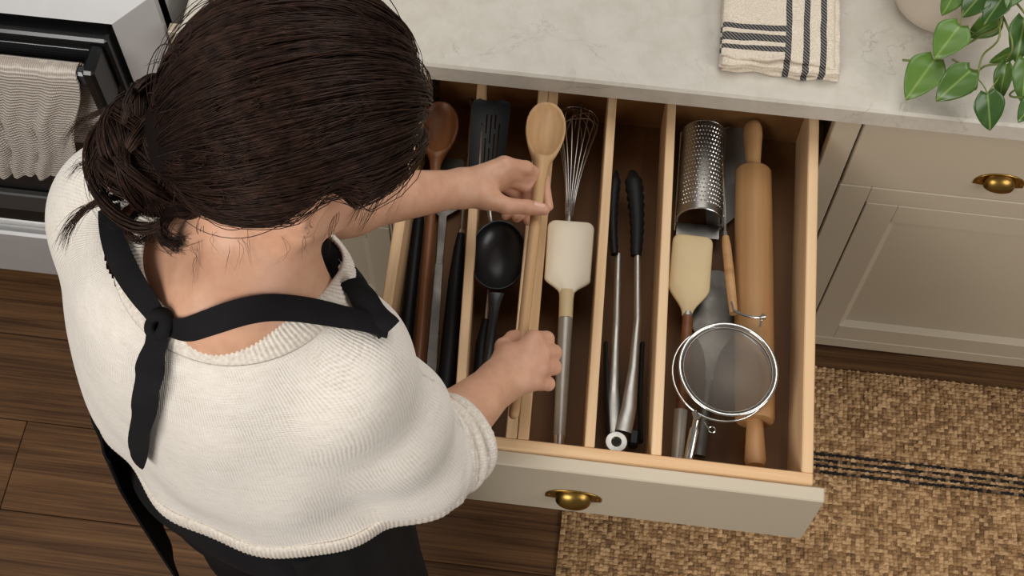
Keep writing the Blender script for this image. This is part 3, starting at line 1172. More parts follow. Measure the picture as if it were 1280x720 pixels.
# tongs
def tongs():
    t = thing('tongs', at(782, 400, ZB), 'steel kitchen tongs with black scalloped tips', 'tongs')
    arms = (([(773, 318), (771, 400), (768, 470), (767, 520), (769, 545)], 0.770, (770, 214), (768, 318)),
            ([(797, 306), (797, 400), (792, 460), (786, 510), (779, 540)], 0.776, (790, 213), (795, 320)))
    for k, (pts, z, tip, tb) in enumerate(arms):
        P = [at(x, y, z - 0.004 * (k == 0)) for x, y in pts]
        hw = [0.0052, 0.0058, 0.0075, 0.011, 0.0125]
        rings = []
        arm = obj('arm', MB().tube(P, [(0.0045, w) for w in hw], 10, up=(0, 0, 1)), M['dull_steel'], t)
        a, b = at(*tip, z + 0.004), at(*tb, z)
        u = unit(b - a)
        w = unit(np.cross((0, 0, 1), u))
        L = float(np.linalg.norm(b - a))
        path, rad = [], []
        for s in np.linspace(0, 1, 37):
            side = (1 if k == 0 else -1)
            path.append(a + u * L * s + w * side * 0.004 * math.sin(s * math.pi) * (-1))
            sc = 1 + 0.10 * math.sin(s * 2 * math.pi * 10)
            base = (0.0098 if k == 0 else 0.0145) * math.sin(min(1, s * 5 + 0.12) * math.pi / 2) * (1 - 0.45 * s) + 0.0005
            rad.append((0.010 * (1 - 0.4 * s) * math.sin(min(1, s * 5 + 0.12) * math.pi / 2), base * sc))
        obj('tip', MB().tube(path, rad, 10, up=(0, 0, 1)), M['black_plastic'], t, smooth=70)
        ins = MB().tube([at(pts[2][0] + (-11 if k == 0 else 11), 430, z - 0.006), at(pts[3][0] + (-9 if k == 0 else 14), 500, z - 0.006), at(pts[3][0] + (-6 if k == 0 else 15), 552, z - 0.008)],
                        [(0.010, 0.0035)] * 3, 8, up=(0, 0, 1))
        obj('grip_pad', ins, M['black_plastic'], t)
    c = at(770.5, 552, 0.779)
    obj('hinge_plate', MB().lathe([(0.014, -0.012), (0.0155, -0.010), (0.0155, -0.001), (0.0145, 0.0)], c, (0, 0, 1), 24), M['dull_steel'], t)
    obj('hinge_ring', MB().tube([c + np.array([0.0062 * math.cos(q), 0.0062 * math.sin(q), 0.0004]) for q in np.linspace(0, 2 * math.pi, 20, endpoint=False)], 0.0012, 6, closed=True), M['grey_steel'], t)
    obj('hinge_hole', MB().lathe([(0.0055, 0), (0.0055, 0.0004)], c, (0, 0, 1), 20), M['dark'], t)
    obj('spring_block', MB().obox(at(792, 549, 0.768), np.eye(3), (0.007, 0.012, 0.010), 0.003), M['black_plastic'], t)


tongs()


# drum grater
def grater():
    t = thing('grater', at(876, 220, ZB), 'half round steel grater with rows of raised teeth', 'grater')
    a, b = at(880, 168, 0.762), at(874, 276, 0.762)
    _, ax = frame(a, b - a, (0, 0, 1))
    u, w, n = ax
    L, r = float(np.linalg.norm(b - a)), 0.0335
    rows = []
    for x in np.linspace(0, L, 12):
        rows.append([a + u * x + w * r * math.cos(q) + n * (r * 1.1 * math.sin(q)) for q in np.linspace(-0.25, math.pi + 0.25, 29)])
    d = obj('drum', MB().slab(rows, 0.0009), M['dull_steel'], t, smooth=60)
    recalc(d)
    teeth = MB()
    holes = MB()
    for i in range(19):
        for j in range(15):
            q = 0.50 + (math.pi - 1.0) * (j + (0.5 if i % 2 else 0)) / 15
            x = 0.011 + (L - 0.024) * i / 18
            nn = w * math.cos(q) + n * math.sin(q) * 1.05
            tt = -w * math.sin(q) + n * math.cos(q)
            c = a + u * x + w * r * math.cos(q) + n * r * 1.1 * math.sin(q)
            p = [c - u * 0.002 - tt * 0.0021, c + u * 0.0018 - tt * 0.0021, c + u * 0.0018 + tt * 0.0021, c - u * 0.002 + tt * 0.0021, c + nn * 0.0021 - u * 0.0015]
            teeth.add(p, [(0, 1, 4), (1, 2, 4), (2, 3, 4), (3, 0, 4)])
            hc = c + u * 0.0028 + nn * 0.0003
            holes.add([hc + (u * math.cos(g) * 0.0008 + tt * math.sin(g) * 0.0019) for g in np.linspace(0, 2 * math.pi, 6, endpoint=False)], [tuple(range(6))])
    obj('teeth', teeth, M['steel'], d, kind='stuff', smooth=0)
    obj('holes', holes, M['dark'], d, kind='stuff', smooth=0)
    for x, rr in ((0.0, 0.0011), (L, 0.0014)):
        obj('rim', MB().tube([a + u * x + w * r * math.cos(q) + n * r * 1.1 * math.sin(q) for q in np.linspace(-0.25, math.pi + 0.25, 29)], rr, 6), M['steel'], d)
    for s in (-1, 1):
        obj('frame_wire', MB().tube([a + w * r * 1.04 * s - u * 0.006 - n * 0.01, b + w * r * 1.04 * s + u * 0.014 - n * 0.012], 0.0017, 7), M['steel'], t)
    e = b + u * 0.014 - n * 0.012
    obj('end_plate', MB().obox(b + u * 0.010 - n * 0.014, ax, (0.012, r * 0.98, 0.0012), 0.0006), M['dull_steel'], t)
    k0 = at(869, 163, 0.775)
    obj('knob', MB().tube([a + n * 0.012 + u * 0.004, k0], [0.006, 0.004], 8), M['black_plastic'], t)
    obj('crank', MB().tube([k0, at(872, 160, 0.787), at(897, 149, 0.793)], [0.0014, 0.0014, 0.0014], 7), M['chrome'], t)


grater()

# wooden handled wire tool beside the grater
t = thing('cheese_cutter', at(910, 300, ZB), 'thin steel rod tool with a slim wooden handle beside the rolling pin', 'cutter')
obj('rod', MB().tube([at(903.5, 172, 0.790), at(906.6, 296, 0.790)], 0.0021, 8), M['chrome'], t)
obj('ferrule', MB().tube([at(906.3, 290, 0.790), at(907, 298, 0.790)], 0.0035, 8), M['chrome'], t)
h0, h1 = at(907, 296, 0.790), at(917, 392, 0.796)
obj('handle', MB().tube([h0, h0 * 0.9 + h1 * 0.1, h0 * 0.5 + h1 * 0.5, h1], [0.0050, 0.0066, 0.0074, 0.0062], 12), M['beech_handle'], t)

# flat sheet of a bench scraper standing under the grater
t = thing('bench_scraper', at(905, 200, ZB), 'flat grey steel scraper sheet behind the grater', 'scraper')
q = [at(878, 172, 0.738), at(928, 152, 0.748), at(938, 255, 0.736), at(884, 300, 0.728)]
sheet = MB()
rows = [[q[0] * (1 - s) + q[1] * s for s in np.linspace(0, 1, 4)], [q[3] * (1 - s) + q[2] * s for s in np.linspace(0, 1, 4)]]
recalc(obj('sheet', MB().slab(rows, 0.0014), plain('scraper_grey', (120, 114, 106), 0.5, 0.3), t, smooth=0))
obj('rolled_edge', MB().tube([q[0], q[1]], 0.0026, 8), M['dull_steel'], t)

# tan silicone turner
t = thing('silicone_turner', at(865, 350, ZB), 'tan silicone turner below the grater', 'spatula')
a, b = at(867, 293, 0.786), at(859, 394, 0.776)
L = float(np.linalg.norm(b - a))
oriented('blade', soft_blade(L, 0.0300, 0.0305, 0.012, 0.0075, 0.045, 0.007), M['cream2'], a, b, parent=t)
n0, n1 = at(860, 390, 0.772), at(858, 424, 0.770)
obj('collar', MB().tube([n0, n0 * 0.8 + n1 * 0.2], [(0.005, 0.0080), (0.006, 0.0078)], 12, up=(0, 0, 1)), M['dull_steel'], t)
e1 = at(846, 578, 0.745)
obj('wood_grip', MB().tube([n0 * 0.85 + n1 * 0.15, n1, n1 * 0.3 + e1 * 0.7], [(0.006, 0.0076), (0.0068, 0.0078), (0.006, 0.0075)], 12, up=(0, 0, 1)), M['dark_wood'], t)
obj('end_grip', MB().tube([n1 * 0.42 + e1 * 0.58, e1], [(0.0075, 0.0095), (0.0065, 0.0085)], 12, up=(0, 0, 1)), M['grey_handle'], t)

# steel spatula lying under the sieve
t = thing('steel_turner', at(895, 400, ZB), 'grey steel turner with rounded blade under the sieve', 'spatula')
a, b = at(898, 338, 0.746), at(884, 500, 0.736)
_, ax = frame(a, b - a, (0, 0, 1))
P = []
for q in np.linspace(math.pi, math.pi / 2, 8):
    P.append((0.026 + 0.026 * math.cos(q), 0.026 * math.sin(q)))
P += [(0.06, 0.033), (0.10, 0.031), (0.135, 0.012), (0.16, 0.006), (0.20, 0.0055)]
P = P + [(x, -y) for x, y in P[::-1]]
obj('blade', MB().prism(P, a, ax[0], ax[1], 0.002, 0.0006), M['grey_steel'], t)
obj('handle', MB().tube([a + ax[0] * 0.18 + np.array([0, 0, 0.003]), at(874, 570, 0.738)], [(0.003, 0.007), (0.005, 0.009)], 10, up=(0, 0, 1)), M['grey_steel'], t)

# rolling pin
t0, t1 = at(941, 153, 0.776), at(944, 583, 0.772)
u = unit(t1 - t0)
LP = float(np.linalg.norm(t1 - t0))
t = thing('rolling_pin', at(943, 370, ZB), 'wooden rolling pin along the right drawer wall', 'rolling pin')
bs, be = float((at(943, 214, 0.776) - t0) @ u), float((at(946, 527, 0.773) - t0) @ u)


def pin_part(name, prof, a, b, mat):
    mb = MB()
    n = 28
    rings = [[(x, r * math.cos(q), r * math.sin(q)) for q in np.linspace(0, 2 * math.pi, n, endpoint=False)] for r, x in prof]
    mb.loft(rings)
    return oriented(name, mb, mat, a, b, parent=t, smooth=50)


pin_part('roller', [(0.012, bs), (0.0255, bs), (0.0275, bs + 0.003), (0.0282, bs + 0.06), (0.0285, (bs + be) / 2), (0.0282, be - 0.06), (0.0275, be - 0.003), (0.0255, be), (0.012, be)], t0, t1, M['maple'])
pin_part('handle', [(0.006, 0.0), (0.0115, 0.003), (0.0142, 0.012), (0.0150, 0.024), (0.0135, 0.045), (0.0118, bs - 0.02), (0.0112, bs + 0.001)], t0, t1, M['beech_handle'])
pin_part('handle', [(0.0112, be - 0.001), (0.0122, be + 0.014), (0.0142, LP - 0.02), (0.0150, LP - 0.008), (0.0125, LP - 0.001), (0.006, LP)], t0, t1, M['beech_handle'])


# sieve
def sieve():
    t = thing('sieve', at(908, 460, ZB), 'round fine mesh steel sieve with wire rim resting on the utensils', 'sieve')
    c = at(910.5, 461, 0.824)
    r = 0.0672
    up = unit((0.05, -0.06, 1))
    u = unit(np.cross((0, 1, 0), up))
    w = np.cross(up, u)
    ring = lambda cc, rr, n=48: [cc + u * rr * math.cos(q) + w * rr * math.sin(q) for q in np.linspace(0, 2 * math.pi, n, endpoint=False)]
    obj('rim', MB().tube(ring(c, r), [(0.0016, 0.0026)] * 48, 8, closed=True, up=tuple(up)), M['chrome'], t, smooth=180)
    c2 = c - up * 0.012 - u * 0.0062 - w * 0.004
    obj('rest_ring', MB().tube(ring(c2, r * 1.03), 0.0017, 8, closed=True), M['chrome'], t, smooth=180)
    m = NT('wire_gauze')
    br = m.n('ShaderNodeTexChecker')
    wx = m.n('ShaderNodeTexWave', wave_type='BANDS', bands_direction='X')
    wx.inputs['Scale'].default_value = 260
    m.l(m.coord(), wx.inputs['Vector'])
    wy = m.n('ShaderNodeTexWave', wave_type='BANDS', bands_direction='Y')
    wy.inputs['Scale'].default_value = 260
    m.l(m.coord(), wy.inputs['Vector'])
    mx = m.math('MAXIMUM', wx.outputs[1], wy.outputs[1])
    al = m.ramp(mx, [(0.5, 0.22), (0.8, 0.80)])
    m.set(Base_Color=lin((118, 112, 104)), Metallic=0.6, Roughness=0.55, Alpha=al)
    rows = []
    for q in np.linspace(0, math.pi / 2, 14):
        rr = (r - 0.002) * math.sin(q)
        hh = 0.026 * (1 - (rr / r) ** 2.0)
        rows.append([c - up * hh + u * rr * math.cos(g) + w * rr * math.sin(g) for g in np.linspace(0, 2 * math.pi, 49)])
    obj('gauze', MB().grid(rows), m.m, t, smooth=180)
    obj('rim_band', MB().tube(ring(c - up * 0.004, r - 0.005), [(0.003, 0.0010)] * 48, 6, closed=True, up=tuple(up)), M['dull_steel'], t, smooth=180)
    # hook at the far side
    k = [at(914, 377, 0.826), at(917, 388, 0.824), at(930, 394, 0.822), at(944, 397, 0.822), at(953, 397, 0.826)]
    obj('hook', MB().tube(k, [0.0016, 0.0020, 0.0020, 0.0020, 0.0030], 8), M['chrome'], t)
    obj('hook_knob', MB().lathe([(0.0, -0.004), (0.0035, -0.003), (0.0048, 0), (0.0035, 0.003), (0.0, 0.004)], at(954, 396, 0.826), (1, 0.3, 0.2), 12), M['chrome'], t)
    obj('hook_leg', MB().tube([at(952, 399, 0.823), at(950, 408, 0.822)], 0.0016, 7), M['chrome'], t)
    # handle
    hb = at(871, 521, 0.818)
    obj('handle_bracket', MB().tube([at(868, 515, 0.816), at(872, 526, 0.818), at(875, 519, 0.822)], [0.004, 0.0052, 0.003], 9), M['chrome'], t)
    he = at(858, 586, 0.785)
    obj('handle', MB().tube([hb, hb * 0.8 + he * 0.2, hb * 0.75 + he * 0.25, he], [0.0045, 0.0045, (0.0062, 0.0066), (0.0064, 0.0070)], 12), M['chrome'], t)
    rc = at(890, 537, 0.805)
    obj('hanging_loop', MB().tube([rc + np.array([0.0045 * math.cos(q), 0.0045 * math.sin(q), 0]) for q in np.linspace(0, 2 * math.pi, 14, endpoint=False)], 0.0010, 6, closed=True), M['chrome'], t)
    obj('loop_wire', MB().tube([rc + np.array([-0.0045, 0, 0]), at(880, 527, 0.812)], 0.0010, 6), M['chrome'], t)


sieve()


# ================================================================== ON THE COUNTER
def folded_towel():
    p = [at(896, -14, ZC), at(898, 92, ZC), at(1047, 76, ZC), at(1050, -14, ZC)]
    x0, x1 = p[1][0] - 0.002, p[2][0]
    y0, y1 = p[1][1] + 0.004, p[0][1] + 0.06
    m = NT('striped_linen')
    c = m.coord()
    sep = m.n('ShaderNodeSeparateXYZ')
    m.l(m._c.outputs['Object'], sep.inputs[0])
    wob = m.math('MULTIPLY', m.math('SUBTRACT', m.noise(c, 30, 2), 0.5), 0.004)
    X = m.math('ADD', sep.outputs[0], wob)
    Y = m.math('ADD', sep.outputs[1], wob)
    W = x1 - x0

    def band(v, c0, hw):
        return m.math('LESS_THAN', m.math('ABSOLUTE', m.math('SUBTRACT', v, float(c0))), float(hw))
    gx = lambda px, py: at(px, py, 0.945)[0] - x0
    gy = lambda px, py: at(px, py, 0.945)[1] - y0
    vs = None
    for px in (986, 1009, 1030):
        b = band(X, gx(px, 45), 0.0046)
        vs = b if vs is None else m.math('MAXIMUM', vs, b)
    hs = None
    for py, hw in ((31, 0.0052), (44, 0.0070), (57, 0.0046)):
        b = band(Y, gy(935, py), hw)
        hs = b if hs is None else m.math('MAXIMUM', hs, b)
    hs = m.math('MULTIPLY', hs, m.math('LESS_THAN', X, float(gx(984, 45))))
    st = m.math('MAXIMUM', vs, hs)
    # twill flecks inside the stripes
    wv = m.n('ShaderNodeTexWave', wave_type='BANDS', bands_direction='DIAGONAL')
    wv.inputs['Scale'].default_value = 105
    m.l(c, wv.inputs['Vector'])
    dark = m.mix(m.ramp(wv.outputs[1], [(0.55, 0.0), (0.75, 0.75)]), lin((40, 42, 48)), lin((150, 142, 132)))
    weave = m.noise(m.coord((420, 420, 420)), 1.0, 2)
    base = m.ramp(weave, [(0.3, lin((206, 190, 168))), (0.7, lin((236, 224, 206)))])
    m.set(Base_Color=m.mix(st, base, dark), Roughness=0.95)
    m.bump(weave, 0.5, 0.0012)
    t = thing('folded_towel', (x0, y0, ZC), 'folded beige kitchen towel with dark grey stripes on the counter', 'towel')
    rs = np.random.RandomState(5)
    # four folded layers, each a soft slab with a rounded fold at the front
    z = ZC + 0.0008
    for k in range(4):
        th = 0.0062
        ins = (0.004, 0.0, 0.003, 0.0015)[k]
        xs = (x0 + ins + 0.001 * rs.rand(), x1 - (0.0, 0.002, 0.001, 0.009)[k])
        ys = (y0 + (0.0, 0.002, 0.001, 0.010)[k], y1)
        nx, ny = 40, 40
        rows = []
        fx = rs.rand(4) * 6
        for side in (1, -1):
            pass
        ring_pts = []
        for i in range(nx + 1):
            s = i / nx
            x = xs[0] + (xs[1] - xs[0]) * s
            ed = min(s, 1 - s) * nx / 2.0
            e = math.sqrt(max(0, 1 - max(0, 1 - ed) ** 2)) * 0.92 + 0.08
            col = []
            n2 = 10
            yf = ys[0] + 0.0022 * math.sin(s * 9 + fx[0]) + 0.0015 * math.sin(s * 23 + fx[1])
            hz = th / 2 * e
            bulge = 0.0016 * math.sin(s * 7 + fx[2]) * (k / 3.0)
            zc = z + th / 2 + bulge
            for y in np.linspace(ys[1], yf + th / 2, 22):
                col.append((x, y, zc + hz + 0.0009 * math.sin(y * 140 + s * 8 + fx[3])))
            for q in np.linspace(math.pi / 2, -math.pi / 2, n2)[1:-1]:
                col.append((x, yf + th / 2 - math.cos(q) * th / 2, zc + math.sin(q) * hz))
            for y in np.linspace(yf + th / 2, ys[1], 22):
                col.append((x, y, zc - hz))
            ring_pts.append(col)
        mb = MB().loft(ring_pts, True, True)
        recalc(obj('layer', mb, m.m, t, smooth=60))
        z += th + 0.0006


folded_towel()


def plant():
    pc = at(1174, 3, ZC)
    pc = np.array([pc[0], pc[1], ZC])
    t = thing('potted_plant', pc, 'trailing green pothos plant in a white round pot on the counter', 'plant')
    prof = [(0.052, 0), (0.063, 0.002), (0.072, 0.012), (0.078, 0.035), (0.080, 0.065), (0.078, 0.10), (0.075, 0.118), (0.0745, 0.125), (0.070, 0.125), (0.070, 0.112), (0.03, 0.108)]
    obj('pot', MB().lathe(prof, pc + np.array([0, 0, 0.0005]), (0, 0, 1), 40), plain('pot_glaze', (214, 198, 182), 0.4, 0, 0.04, 9), t, smooth=50)
    obj('soil', MB().lathe([(0.069, 0.108), (0.066, 0.112), (0.02, 0.114)], pc, (0, 0, 1), 24), plain('soil', (44, 32, 24), 0.95, 0, 0.4, 90, 0.6), t)
    m = NT('pothos_leaf')
    info = m.n('ShaderNodeObjectInfo')
    geo = m.n('ShaderNodeTexCoord')
    sep = m.n('ShaderNodeSeparateXYZ')
    m.l(geo.outputs['Object'], sep.inputs[0])
    ridge = m.ramp(m.math('ABSOLUTE', sep.outputs[1]), [(0.0, 1.0), (0.035, 0.0)])
    vn = m.n('ShaderNodeTexWave', wave_type='BANDS', bands_direction='DIAGONAL')
    vn.inputs['Scale'].default_value = 1.6
    vn.inputs['Distortion'].default_value = 1.5
    m.l(geo.outputs['Object'], vn.inputs['Vector'])
    base = m.mix(info.outputs['Random'], lin((46, 76, 30)), lin((96, 130, 48)))
    base = m.mix(m.math('MULTIPLY', m.noise(None, 3.0, 3), 0.5), base, lin((70, 104, 42)))
    base = m.mix(m.math('MULTIPLY', ridge, 0.6), base, lin((150, 172, 92)))
    m.set(Base_Color=base, Roughness=0.34)
    m.b.inputs['Subsurface Weight'].default_value = 0.0
    m.bump(vn.outputs[1], 0.05, 0.006)
    lm = m.m
    stem_m = plain('vine_stem', (112, 122, 58), 0.5)
    # one unit leaf, heart shaped, folded along the midrib and curling at the tip
    nu, nv = 14, 10
    rows = []
    for i in range(nu + 1):
        s = i / nu
        x = s
        w = 0.43 * (math.sin(min(1, s * 2.3 + 0.16) * math.pi / 2) ** 0.8) * (1 - s ** 2.1) ** 0.85 + 0.003
        row = []
        for j in range(-nv // 2, nv // 2 + 1):
            v = j / (nv / 2)
            back = -0.10 * abs(v) ** 1.3 * (1 - s) ** 3
            row.append((x + back, w * v, 0.13 * abs(v) ** 1.4 * (1 - 0.5 * s) * w * 2 - 0.16 * s ** 2.2 + 0.014 * math.sin(9 * s + 3 * v)))
        rows.append(row)
    lmb = MB().slab(rows, 0.010)
    lme = bpy.data.meshes.new('leaf')
    lme.from_pydata(lmb.V, [], lmb.F)
    lme.validate()
    lme.materials.append(lm)
    lme.shade_smooth()
    bm = bmesh.new()
    bm.from_mesh(lme)
    bmesh.ops.recalc_face_normals(bm, faces=bm.faces)
    bm.to_mesh(lme)
    bm.free()

    def leaf(base, tip, width=1.0, up=(0, -0.35, 1), roll=0.0):
        o, ax = frame(base, tip - base, up)
        L = float(np.linalg.norm(tip - base))
        cr, sr = math.cos(roll), math.sin(roll)
        y = ax[1] * cr + ax[2] * sr
        z = -ax[1] * sr + ax[2] * cr
        ob = bpy.data.objects.new('leaf', lme)
        COL.objects.link(ob)
        Mx = Matrix([[float(ax[0][i] * L), float(y[i] * L * width), float(z[i] * L), float(o[i] - pc[i])] for i in range(3)] + [[0, 0, 0, 1]])
        ob.matrix_basis = Mx
        ob.parent = t
        return ob

    # (base px, tip px, heights, width, roll): trailing over the counter edge
    LV = [((1168, 75), (1133, 122), 0.975, 0.950, 1.05, 0.15), ((1200, 32), (1169, 71), 1.02, 1.0, 1.15, 0.2),
          ((1213, 88), (1171, 126), 0.985, 0.955, 1.0, -0.1), ((1234, 116), (1240, 165), 0.985, 0.945, 0.98, 0.1),
          ((1247, 22), (1211, 50), 1.03, 0.995, 1.0, -0.5), ((1258, 80), (1247, 128), 1.00, 0.960, 0.62, 0.5),
          ((1282, 74), (1279, 130), 1.02, 0.98, 0.75, 0.2), ((1280, 22), (1274, 79), 1.05, 1.01, 0.95, -0.2),
          ((1232, -12), (1201, 20), 1.06, 1.03, 1.2, 0.3), ((1200, -20), (1179, 20), 1.05, 1.02, 0.95, -0.2),
          ((1256, -6), (1228, 30), 1.07, 1.04, 1.05, 0.4), ((1268, 63), (1238, 80), 0.99, 0.975, 0.75, -0.6),
          ((1300, 122), (1272, 150), 1.0, 0.985, 1.0, 0.4), ((1310, 30), (1288, 70), 1.06, 1.02, 1.0, 0.0),
          ((1215, -40), (1190, -8), 1.06, 1.04, 1.0, 0.1), ((1275, -30), (1262, 10), 1.09, 1.07, 1.1, -0.3),
          ((1245, -45), (1262, -10), 1.10, 1.08, 1.0, 0.3), ((1320, -10), (1300, 25), 1.08, 1.05, 1.0, 0.2),
          ((1330, 60), (1310, 110), 1.04, 1.0, 1.0, 0.2), ((1178, -45), (1150, -25), 1.06, 1.04, 1.1, 0.2)]
    bases = []
    for (b, tp, z0, z1, w, r) in LV:
        B3, T3 = at(*b, z0), at(*tp, z1)
        leaf(B3, T3, w, (0, -0.35, 1), r)
        bases.append(B3)
    crown = pc + np.array([0.01, 0.0, 0.115])

    def stem(pts, r=0.0013):
        P = [np.asarray(p, float) for p in pts]
        # smooth
        Q = []
        for i in range(len(P) - 1):
            p0, p1, p2, p3 = P[max(i - 1, 0)], P[i], P[i + 1], P[min(i + 2, len(P) - 1)]
            for s in np.linspace(0, 1, 6, endpoint=False):
                Q.append(0.5 * ((2 * p1) + (-p0 + p2) * s + (2 * p0 - 5 * p1 + 4 * p2 - p3) * s * s + (-p0 + 3 * p1 - 3 * p2 + p3) * s ** 3))
        Q.append(P[-1])
        obj('stem', MB().tube(Q, r, 6), stem_m, t, smooth=180)
    S = lambda *a: at(*a)
    stem([crown, S(1252, 22, 1.05), S(1225, 45, 1.0), S(1203, 58, 0.985), S(1180, 70, 0.968), S(1165, 77, 0.965), S(1128, 75, 0.955)], 0.0018)
    stem([S(1203, 58, 0.985), S(1168, 75, 0.975)], 0.001)
    stem([S(1225, 45, 1.0), S(1200, 32, 1.02)], 0.001)
    stem([crown, S(1262, 40, 1.04), S(1258, 75, 1.0), S(1233, 82, 0.98), S(1218, 88, 0.975), S(1190, 74, 0.975)], 0.0016)
    stem([crown, S(1250, 35, 1.04), S(1228, 70, 0.995), S(1222, 98, 0.98), S(1218, 112, 0.965), S(1200, 98, 0.965)], 0.0015)
    stem([S(1222, 98, 0.98), S(1230, 108, 0.985), S(1234, 117, 0.985)], 0.001)
    stem([S(1258, 75, 1.0), S(1250, 95, 0.985), S(1234, 117, 0.985)], 0.001)
    stem([crown, S(1290, 30, 1.06), S(1295, 90, 1.0), S(1262, 118, 0.97), S(1285, 122, 0.99)], 0.0016)
    for B3 in bases:
        if np.linalg.norm(B3 - crown) < 0.14:
            mid = (B3 + crown) / 2 + np.array([0, 0, 0.025])
            stem([crown, mid, B3], 0.0011)


plant()

# ================================================================== THE PERSON
PF = unit((0.38, 0.925, 0))            # torso facing
PR = np.array([PF[1], -PF[0], 0])      # her right
UP = np.array([0, 0, 1.0])
TB = np.array([PR, PF, UP])
f32 = lambda a: np.asarray(a, np.float32)

PEL = np.array([-0.700, -0.672, 0.92])
WAI = np.array([-0.700, -0.668, 1.06])
CHE = np.array([-0.695, -0.660, 1.22])
SH_L = at(157, 264, 1.325)
SH_R = at(424, 462, 1.305)
EL_L = at(352, 262, 1.085)
WR_L = at(572, 236, 0.950)
EL_R = at(520, 572, 1.050)
WR_R = at(619, 482, 0.962)
C7 = at(292, 392, 1.385)

HY, HP = math.radians(33), math.radians(26)
HF = np.array([math.cos(HP) * math.cos(HY), math.cos(HP) * math.sin(HY), -math.sin(HP)])
HR = np.array([math.sin(HY), -math.cos(HY), 0])
HU = np.cross(HR, HF)
HB = np.array([HR, HF, HU])
HC = at(372, 164, 1.53)


def H(r, f, u):
    return HC + HR * r + HF * f + HU * u


def skin_core(P):
    # trunk
    d = sd_ell(P, CHE, TB, (0.150, 0.098, 0.19))
    d = smin(d, sd_ell(P, WAI, TB, (0.128, 0.092, 0.16)), 0.06)
    d = smin(d, sd_ell(P, PEL, TB, (0.160, 0.115, 0.13)), 0.06)
    for s, S, E in ((-1, SH_L, EL_L), (1, SH_R, EL_R)):
        d = smin(d, sd_cone(P, CHE + UP * 0.10 + PR * 0.05 * s, S, 0.062, 0.048), 0.05)
        d = smin(d, sd_cone(P, S, E, 0.046, 0.037), 0.03)
        d = smin(d, sd_cone(P, C7 + UP * 0.02 - PF * 0.0, S + UP * 0.008, 0.046, 0.034), 0.05)   # trapezius
    # neck
    d = smin(d, sd_cone(P, C7 + PF * 0.035 + UP * -0.02, H(0, -0.022, -0.075), 0.064, 0.054), 0.035)
    # legs and feet
    for s in (-1, 1):
        hip = PEL + PR * 0.085 * s - UP * 0.04
        kn = PEL * np.array([1, 1, 0]) + PR * 0.085 * s + PF * 0.012 + UP * 0.48
        an = PEL * np.array([1, 1, 0]) + PR * 0.085 * s - PF * 0.015 + UP * 0.09
        d = smin(d, sd_cone(P, hip, kn, 0.082, 0.054), 0.03)
        d = smin(d, sd_cone(P, kn, an, 0.050, 0.034), 0.02)
        d = smin(d, sd_cone(P, an - UP * 0.052 - PF * 0.02, an - UP * 0.062 + PF * 0.13, 0.034, 0.026), 0.03)
    return smin(d, head_sdf(P), 0.022)


def head_sdf(P):
    d = sd_ell(P, H(0, -0.008, 0.028), HB, (0.074, 0.094, 0.088))
    d = smin(d, sd_ell(P, H(0, 0.030, -0.035), HB, (0.056, 0.062, 0.082)), 0.03)          # face
    d = smin(d, sd_cone(P, H(0, 0.075, -0.098), H(0, 0.060, -0.09), 0.019, 0.03), 0.025)   # chin
    for s in (-1, 1):
        d = smin(d, sd_cone(P, H(0.052 * s, 0.0, -0.062), H(0.018 * s, 0.068, -0.094), 0.022, 0.018), 0.02)   # jaw
        d = smin(d, sd_ell(P, H(0.040 * s, 0.062, -0.030), HB, (0.022, 0.018, 0.018)), 0.015)    # cheek
        d = smax(d, -sd_ell(P, H(0.031 * s, 0.094, -0.002), HB, (0.017, 0.010, 0.011)), 0.010)   # eye socket
        d = smin(d, sd_ell(P, H(0.030 * s, 0.079, -0.003), HB, (0.0135, 0.0125, 0.0115)), 0.002)   # lid over the eye
        d = smin(d, sd_cone(P, H(0.014 * s, 0.090, 0.013), H(0.044 * s, 0.078, 0.012), 0.005, 0.004), 0.010)  # brow
        # ear: rim, bowl, lobe
        e = H(0.0755 * s, -0.010, -0.018)
        eb = np.array([unit(HR * s * 0.35 - HF), unit(HR * s + HF * 0.35), HU])
        ear = sd_ell(P, e, eb, (0.017, 0.0065, 0.031))
        ear = smax(ear, -sd_ell(P, e + HR * s * 0.007 + HF * 0.003 + HU * 0.003, eb, (0.011, 0.006, 0.021)), 0.003)
        ear = smin(ear, sd_ell(P, e + HF * 0.004 - HU * 0.027, eb, (0.009, 0.005, 0.009)), 0.006)
        d = smin(d, ear, 0.005)
    nose = sd_cone(P, H(0, 0.092, 0.002), H(0, 0.110, -0.036), 0.007, 0.0105)
    for s in (-1, 1):
        nose = smin(nose, sd_ell(P, H(0.012 * s, 0.098, -0.038), HB, (0.008, 0.009, 0.007)), 0.006)
    d = smin(d, nose, 0.008)
    d = smin(d, sd_ell(P, H(0, 0.091, -0.064), HB, (0.020, 0.008, 0.0055)), 0.004)
    d = smin(d, sd_ell(P, H(0, 0.089, -0.073), HB, (0.018, 0.008, 0.006)), 0.004)
    d = smax(d, -sd_ell(P, H(0, 0.100, -0.0685), HB, (0.024, 0.006, 0.0018)), 0.002)
    return d


# ---- arms with hands
A3 = lambda j: at(*j)


def fingers_left():
    ch = []
    #        MCP               PIP               DIP               tip
    ch.append([(630, 206, .957), (657, 210, .936), (679, 224, .886), (685, 258, .888)])
    ch.append([(636, 214, .944), (661, 222, .912), (672, 250, .882), (661, 276, .882)])
    ch.append([(634, 222, .928), (660, 234, .902), (660, 258, .884), (646, 272, .884)])
    ch.append([(626, 229, .916), (646, 242, .890), (646, 262, .878), (632, 270, .880)])
    return ch, [.0098, .0098, .0093, .0082]


